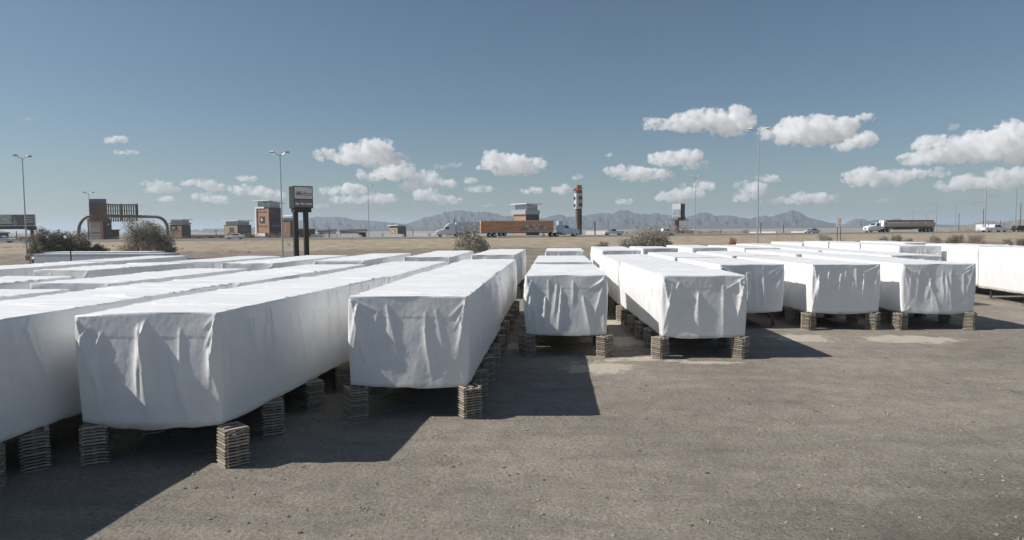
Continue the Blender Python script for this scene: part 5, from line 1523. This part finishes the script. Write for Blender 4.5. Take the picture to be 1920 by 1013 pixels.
put(1186, 98, 440, 50, 'greyer half of the round twiggy bush, lower and on its left', 'bush', LEAF_GREY, 9, n=4600, trunk=.08, stems=4, size=(.14, .4), name='desert_bush', trunkr=.07)
put(1240, 98, 443, 44, 'dark lower clump at the right foot of the round twiggy bush', 'bush', LEAF_DARK, 10, n=4600, trunk=.06, stems=4, size=(.12, .34), name='desert_bush', trunkr=.07)
put(1131, 104, 449, 24, 'small dark shrub left of the round twiggy bush', 'shrub', LEAF_DARK, 11, n=2600, trunk=.06, stems=4, size=(.1, .26), name='desert_shrub', trunkr=.04)
put(1374, 112, 442.5, 17, 'rust-orange dry shrub between the bush and the tallest lamp post', 'shrub', LEAF_RUST, 12, n=2400, trunk=.05, stems=4, size=(.08, .2), name='desert_shrub', trunkr=.03)
put(1547, 128, 438.5, 28, 'grey shrub just left of the small two-post sign', 'shrub', LEAF_GREY, 13, n=2400, trunk=.05, stems=4, size=(.1, .28), name='desert_shrub', trunkr=.04)
for i, (px, py, w, lab, lf) in enumerate(((1658, 441, 20, 'low grey shrub below the tanker lorry cab', LEAF_GREY), (1682, 439, 22, 'twiggy shrub below the front of the tank trailer', LEAF_TAN), (1753, 440, 27, 'dark rounded shrub below the back of the tank trailer', LEAF_OLIVE),
        (1783, 441, 17, 'small grey shrub right of the dark rounded one behind the tanker', LEAF_GREY), (1797, 438, 24, 'reddish twiggy shrub left of the white crew-cab pickup', LEAF_TAN), (1831, 438, 32, 'dark shrub right below the white crew-cab pickup', LEAF_DARK),
        (1888, 447, 20, 'tiny pale shrub below the pickup bonnet near the right edge', LEAF_GREY), (1915, 446, 14, 'dark shrub cut off by the right picture edge', LEAF_DARK), (1702, 447, 16, 'tiny shrub between the tanker lorry shrubs and the white roofs', LEAF_GREY))):
    put(px, 126, py, w, lab, 'shrub', lf, 40+i, n=1900, trunk=.04, stems=4, size=(.1, .26), name='desert_shrub', trunkr=.035)

# far scrub along the other side of the freeway: nobody could count it
rs = np.random.default_rng(77)
C, S = [], []
def scrub(px0, px1, d, hpx, n, dens=90):
    for _ in range(n):
        px = rs.uniform(px0, px1); q = at(px, d*rs.uniform(.94, 1.06)); hh = hpx*d/FPX*rs.uniform(.5, 1.0); ww = hh*rs.uniform(.7, 1.2)
        k = int(dens)
        o = rs.normal(size=(k, 3))*np.array([ww*.42, ww*.42, hh*.3]); c = np.array(q)+o; c[:, 2] = q.z+np.abs(hh*.42+o[:, 2])
        C.append(c); S.append(rs.uniform(.3, .9, k)*min(1.0, hh/4))
scrub(-8, 55, 225, 11, 30); scrub(200, 240, 235, 8, 12); scrub(318, 475, 245, 7, 55); scrub(425, 485, 250, 13, 22, 120); scrub(505, 530, 250, 12, 12); scrub(545, 605, 245, 6, 22)
scrub(930, 1030, 300, 5, 40); scrub(1170, 1250, 235, 8, 24); scrub(1285, 1405, 240, 8, 36); scrub(1262, 1300, 245, 14, 12); scrub(1420, 1620, 330, 3.5, 40); scrub(1775, 1935, 320, 8, 60); scrub(1620, 1780, 340, 6, 34)
c = np.concatenate(C); s_ = np.concatenate(S)
v, f = leaf_quads(c, s_*1.3, 0, .4, rs)
tag(link('scrub', mesh_np('scrub', v, f, LEAF_TAN)), 'dry grey-tan scrub lining the far side of the freeway', 'scrub', kind='stuff')

# dry tufts on the embankment and stones in the yard
C, S = [], []
for _ in range(900):
    s = rs.uniform(-70, -2); tt = rs.uniform(-120, 330)
    if fbm(tt/14, s/9, 60, 3) < .52: continue
    x, y = xy(s, tt); z = float(ground_z(x, y))
    k = rs.integers(8, 26); r_ = rs.uniform(.12, .5)
    o = rs.normal(size=(k, 3))*np.array([r_, r_, r_*.4]); cc = np.array([x, y, z])+o; cc[:, 2] = z+np.abs(o[:, 2])+.03
    C.append(cc); S.append(rs.uniform(.12, .36, k))
for _ in range(130):
    y = rs.uniform(9, 60); x = rs.uniform(-.75*y, .75*y)
    z = float(ground_z(x, y)); k = rs.integers(8, 22); r_ = rs.uniform(.04, .13)
    o = rs.normal(size=(k, 3))*np.array([r_, r_, r_*.4]); cc = np.array([x, y, z])+o; cc[:, 2] = z+np.abs(o[:, 2])+.01
    C.append(cc); S.append(rs.uniform(.03, .11, k))
c = np.concatenate(C); s_ = np.concatenate(S)
v, f = leaf_quads(c, s_, -.3, .3, rs)
tag(link('weeds', mesh_np('weeds', v, f, LEAF_OLIVE)), 'low dry weeds dotted over the yard and the embankment', 'weeds', kind='stuff')

bm = bmesh.new(); bmesh.ops.create_icosphere(bm, subdivisions=1, radius=1.0)
IV = np.array([x.co[:] for x in bm.verts]); IF = np.array([[q.index for q in x.verts] for x in bm.faces]); bm.free()
V, Fc = [], []
n_st = 6500
yy = 7.5+rs.random(n_st)**1.7*45; xx = rs.uniform(-.8, .8, n_st)*yy
zz_ = ground_z(xx, yy)
rad = rs.lognormal(math.log(.014), .45, n_st); rad = np.clip(rad, .006, .07); rad[:420] = rs.uniform(.022, .055, 420)
for i in range(n_st):
    j = IV*rad[i]*rs.uniform(.6, 1.25, IV.shape)*np.array([1.2, 1, .6])
    V.append(j+np.array([xx[i], yy[i], zz_[i]+rad[i]*.15])); Fc.append(IF+i*len(IV))
STONE = leaf_mat('yard_stone', (.26, .235, .20), .55)
tag(link('gravel', mesh_np('gravel', np.concatenate(V), np.concatenate(Fc), STONE)), 'loose stones and asphalt crumbs scattered over the yard', 'gravel', kind='stuff')

# offcut boards lying in the shade under the boxes
BOARD = mat('offcut_board', (.46, .41, .33), .85, var=.2, vscale=5)
for (px, py, ln, a, lab) in ((1265, 668.5, .75, 2, 'pale offcut board lying under the box with the loose flap'), (1545, 617.5, .7, 25, 'pale offcut board beside the crib of the slant-creased box'), (985, 636, .9, 0, 'pale offcut board lying left of the centre row box'),
                        (1015, 640, .6, 4, 'pale offcut board behind the left crib of the centre row box')):
    p = spot(px, py, .03)
    b = MB(); b.box((0, 0, 0), (ln, .09, .035)); o = b.build('offcut_board', BOARD, None, p, R(a), bevel=.004)
    tag(o, lab, 'board')
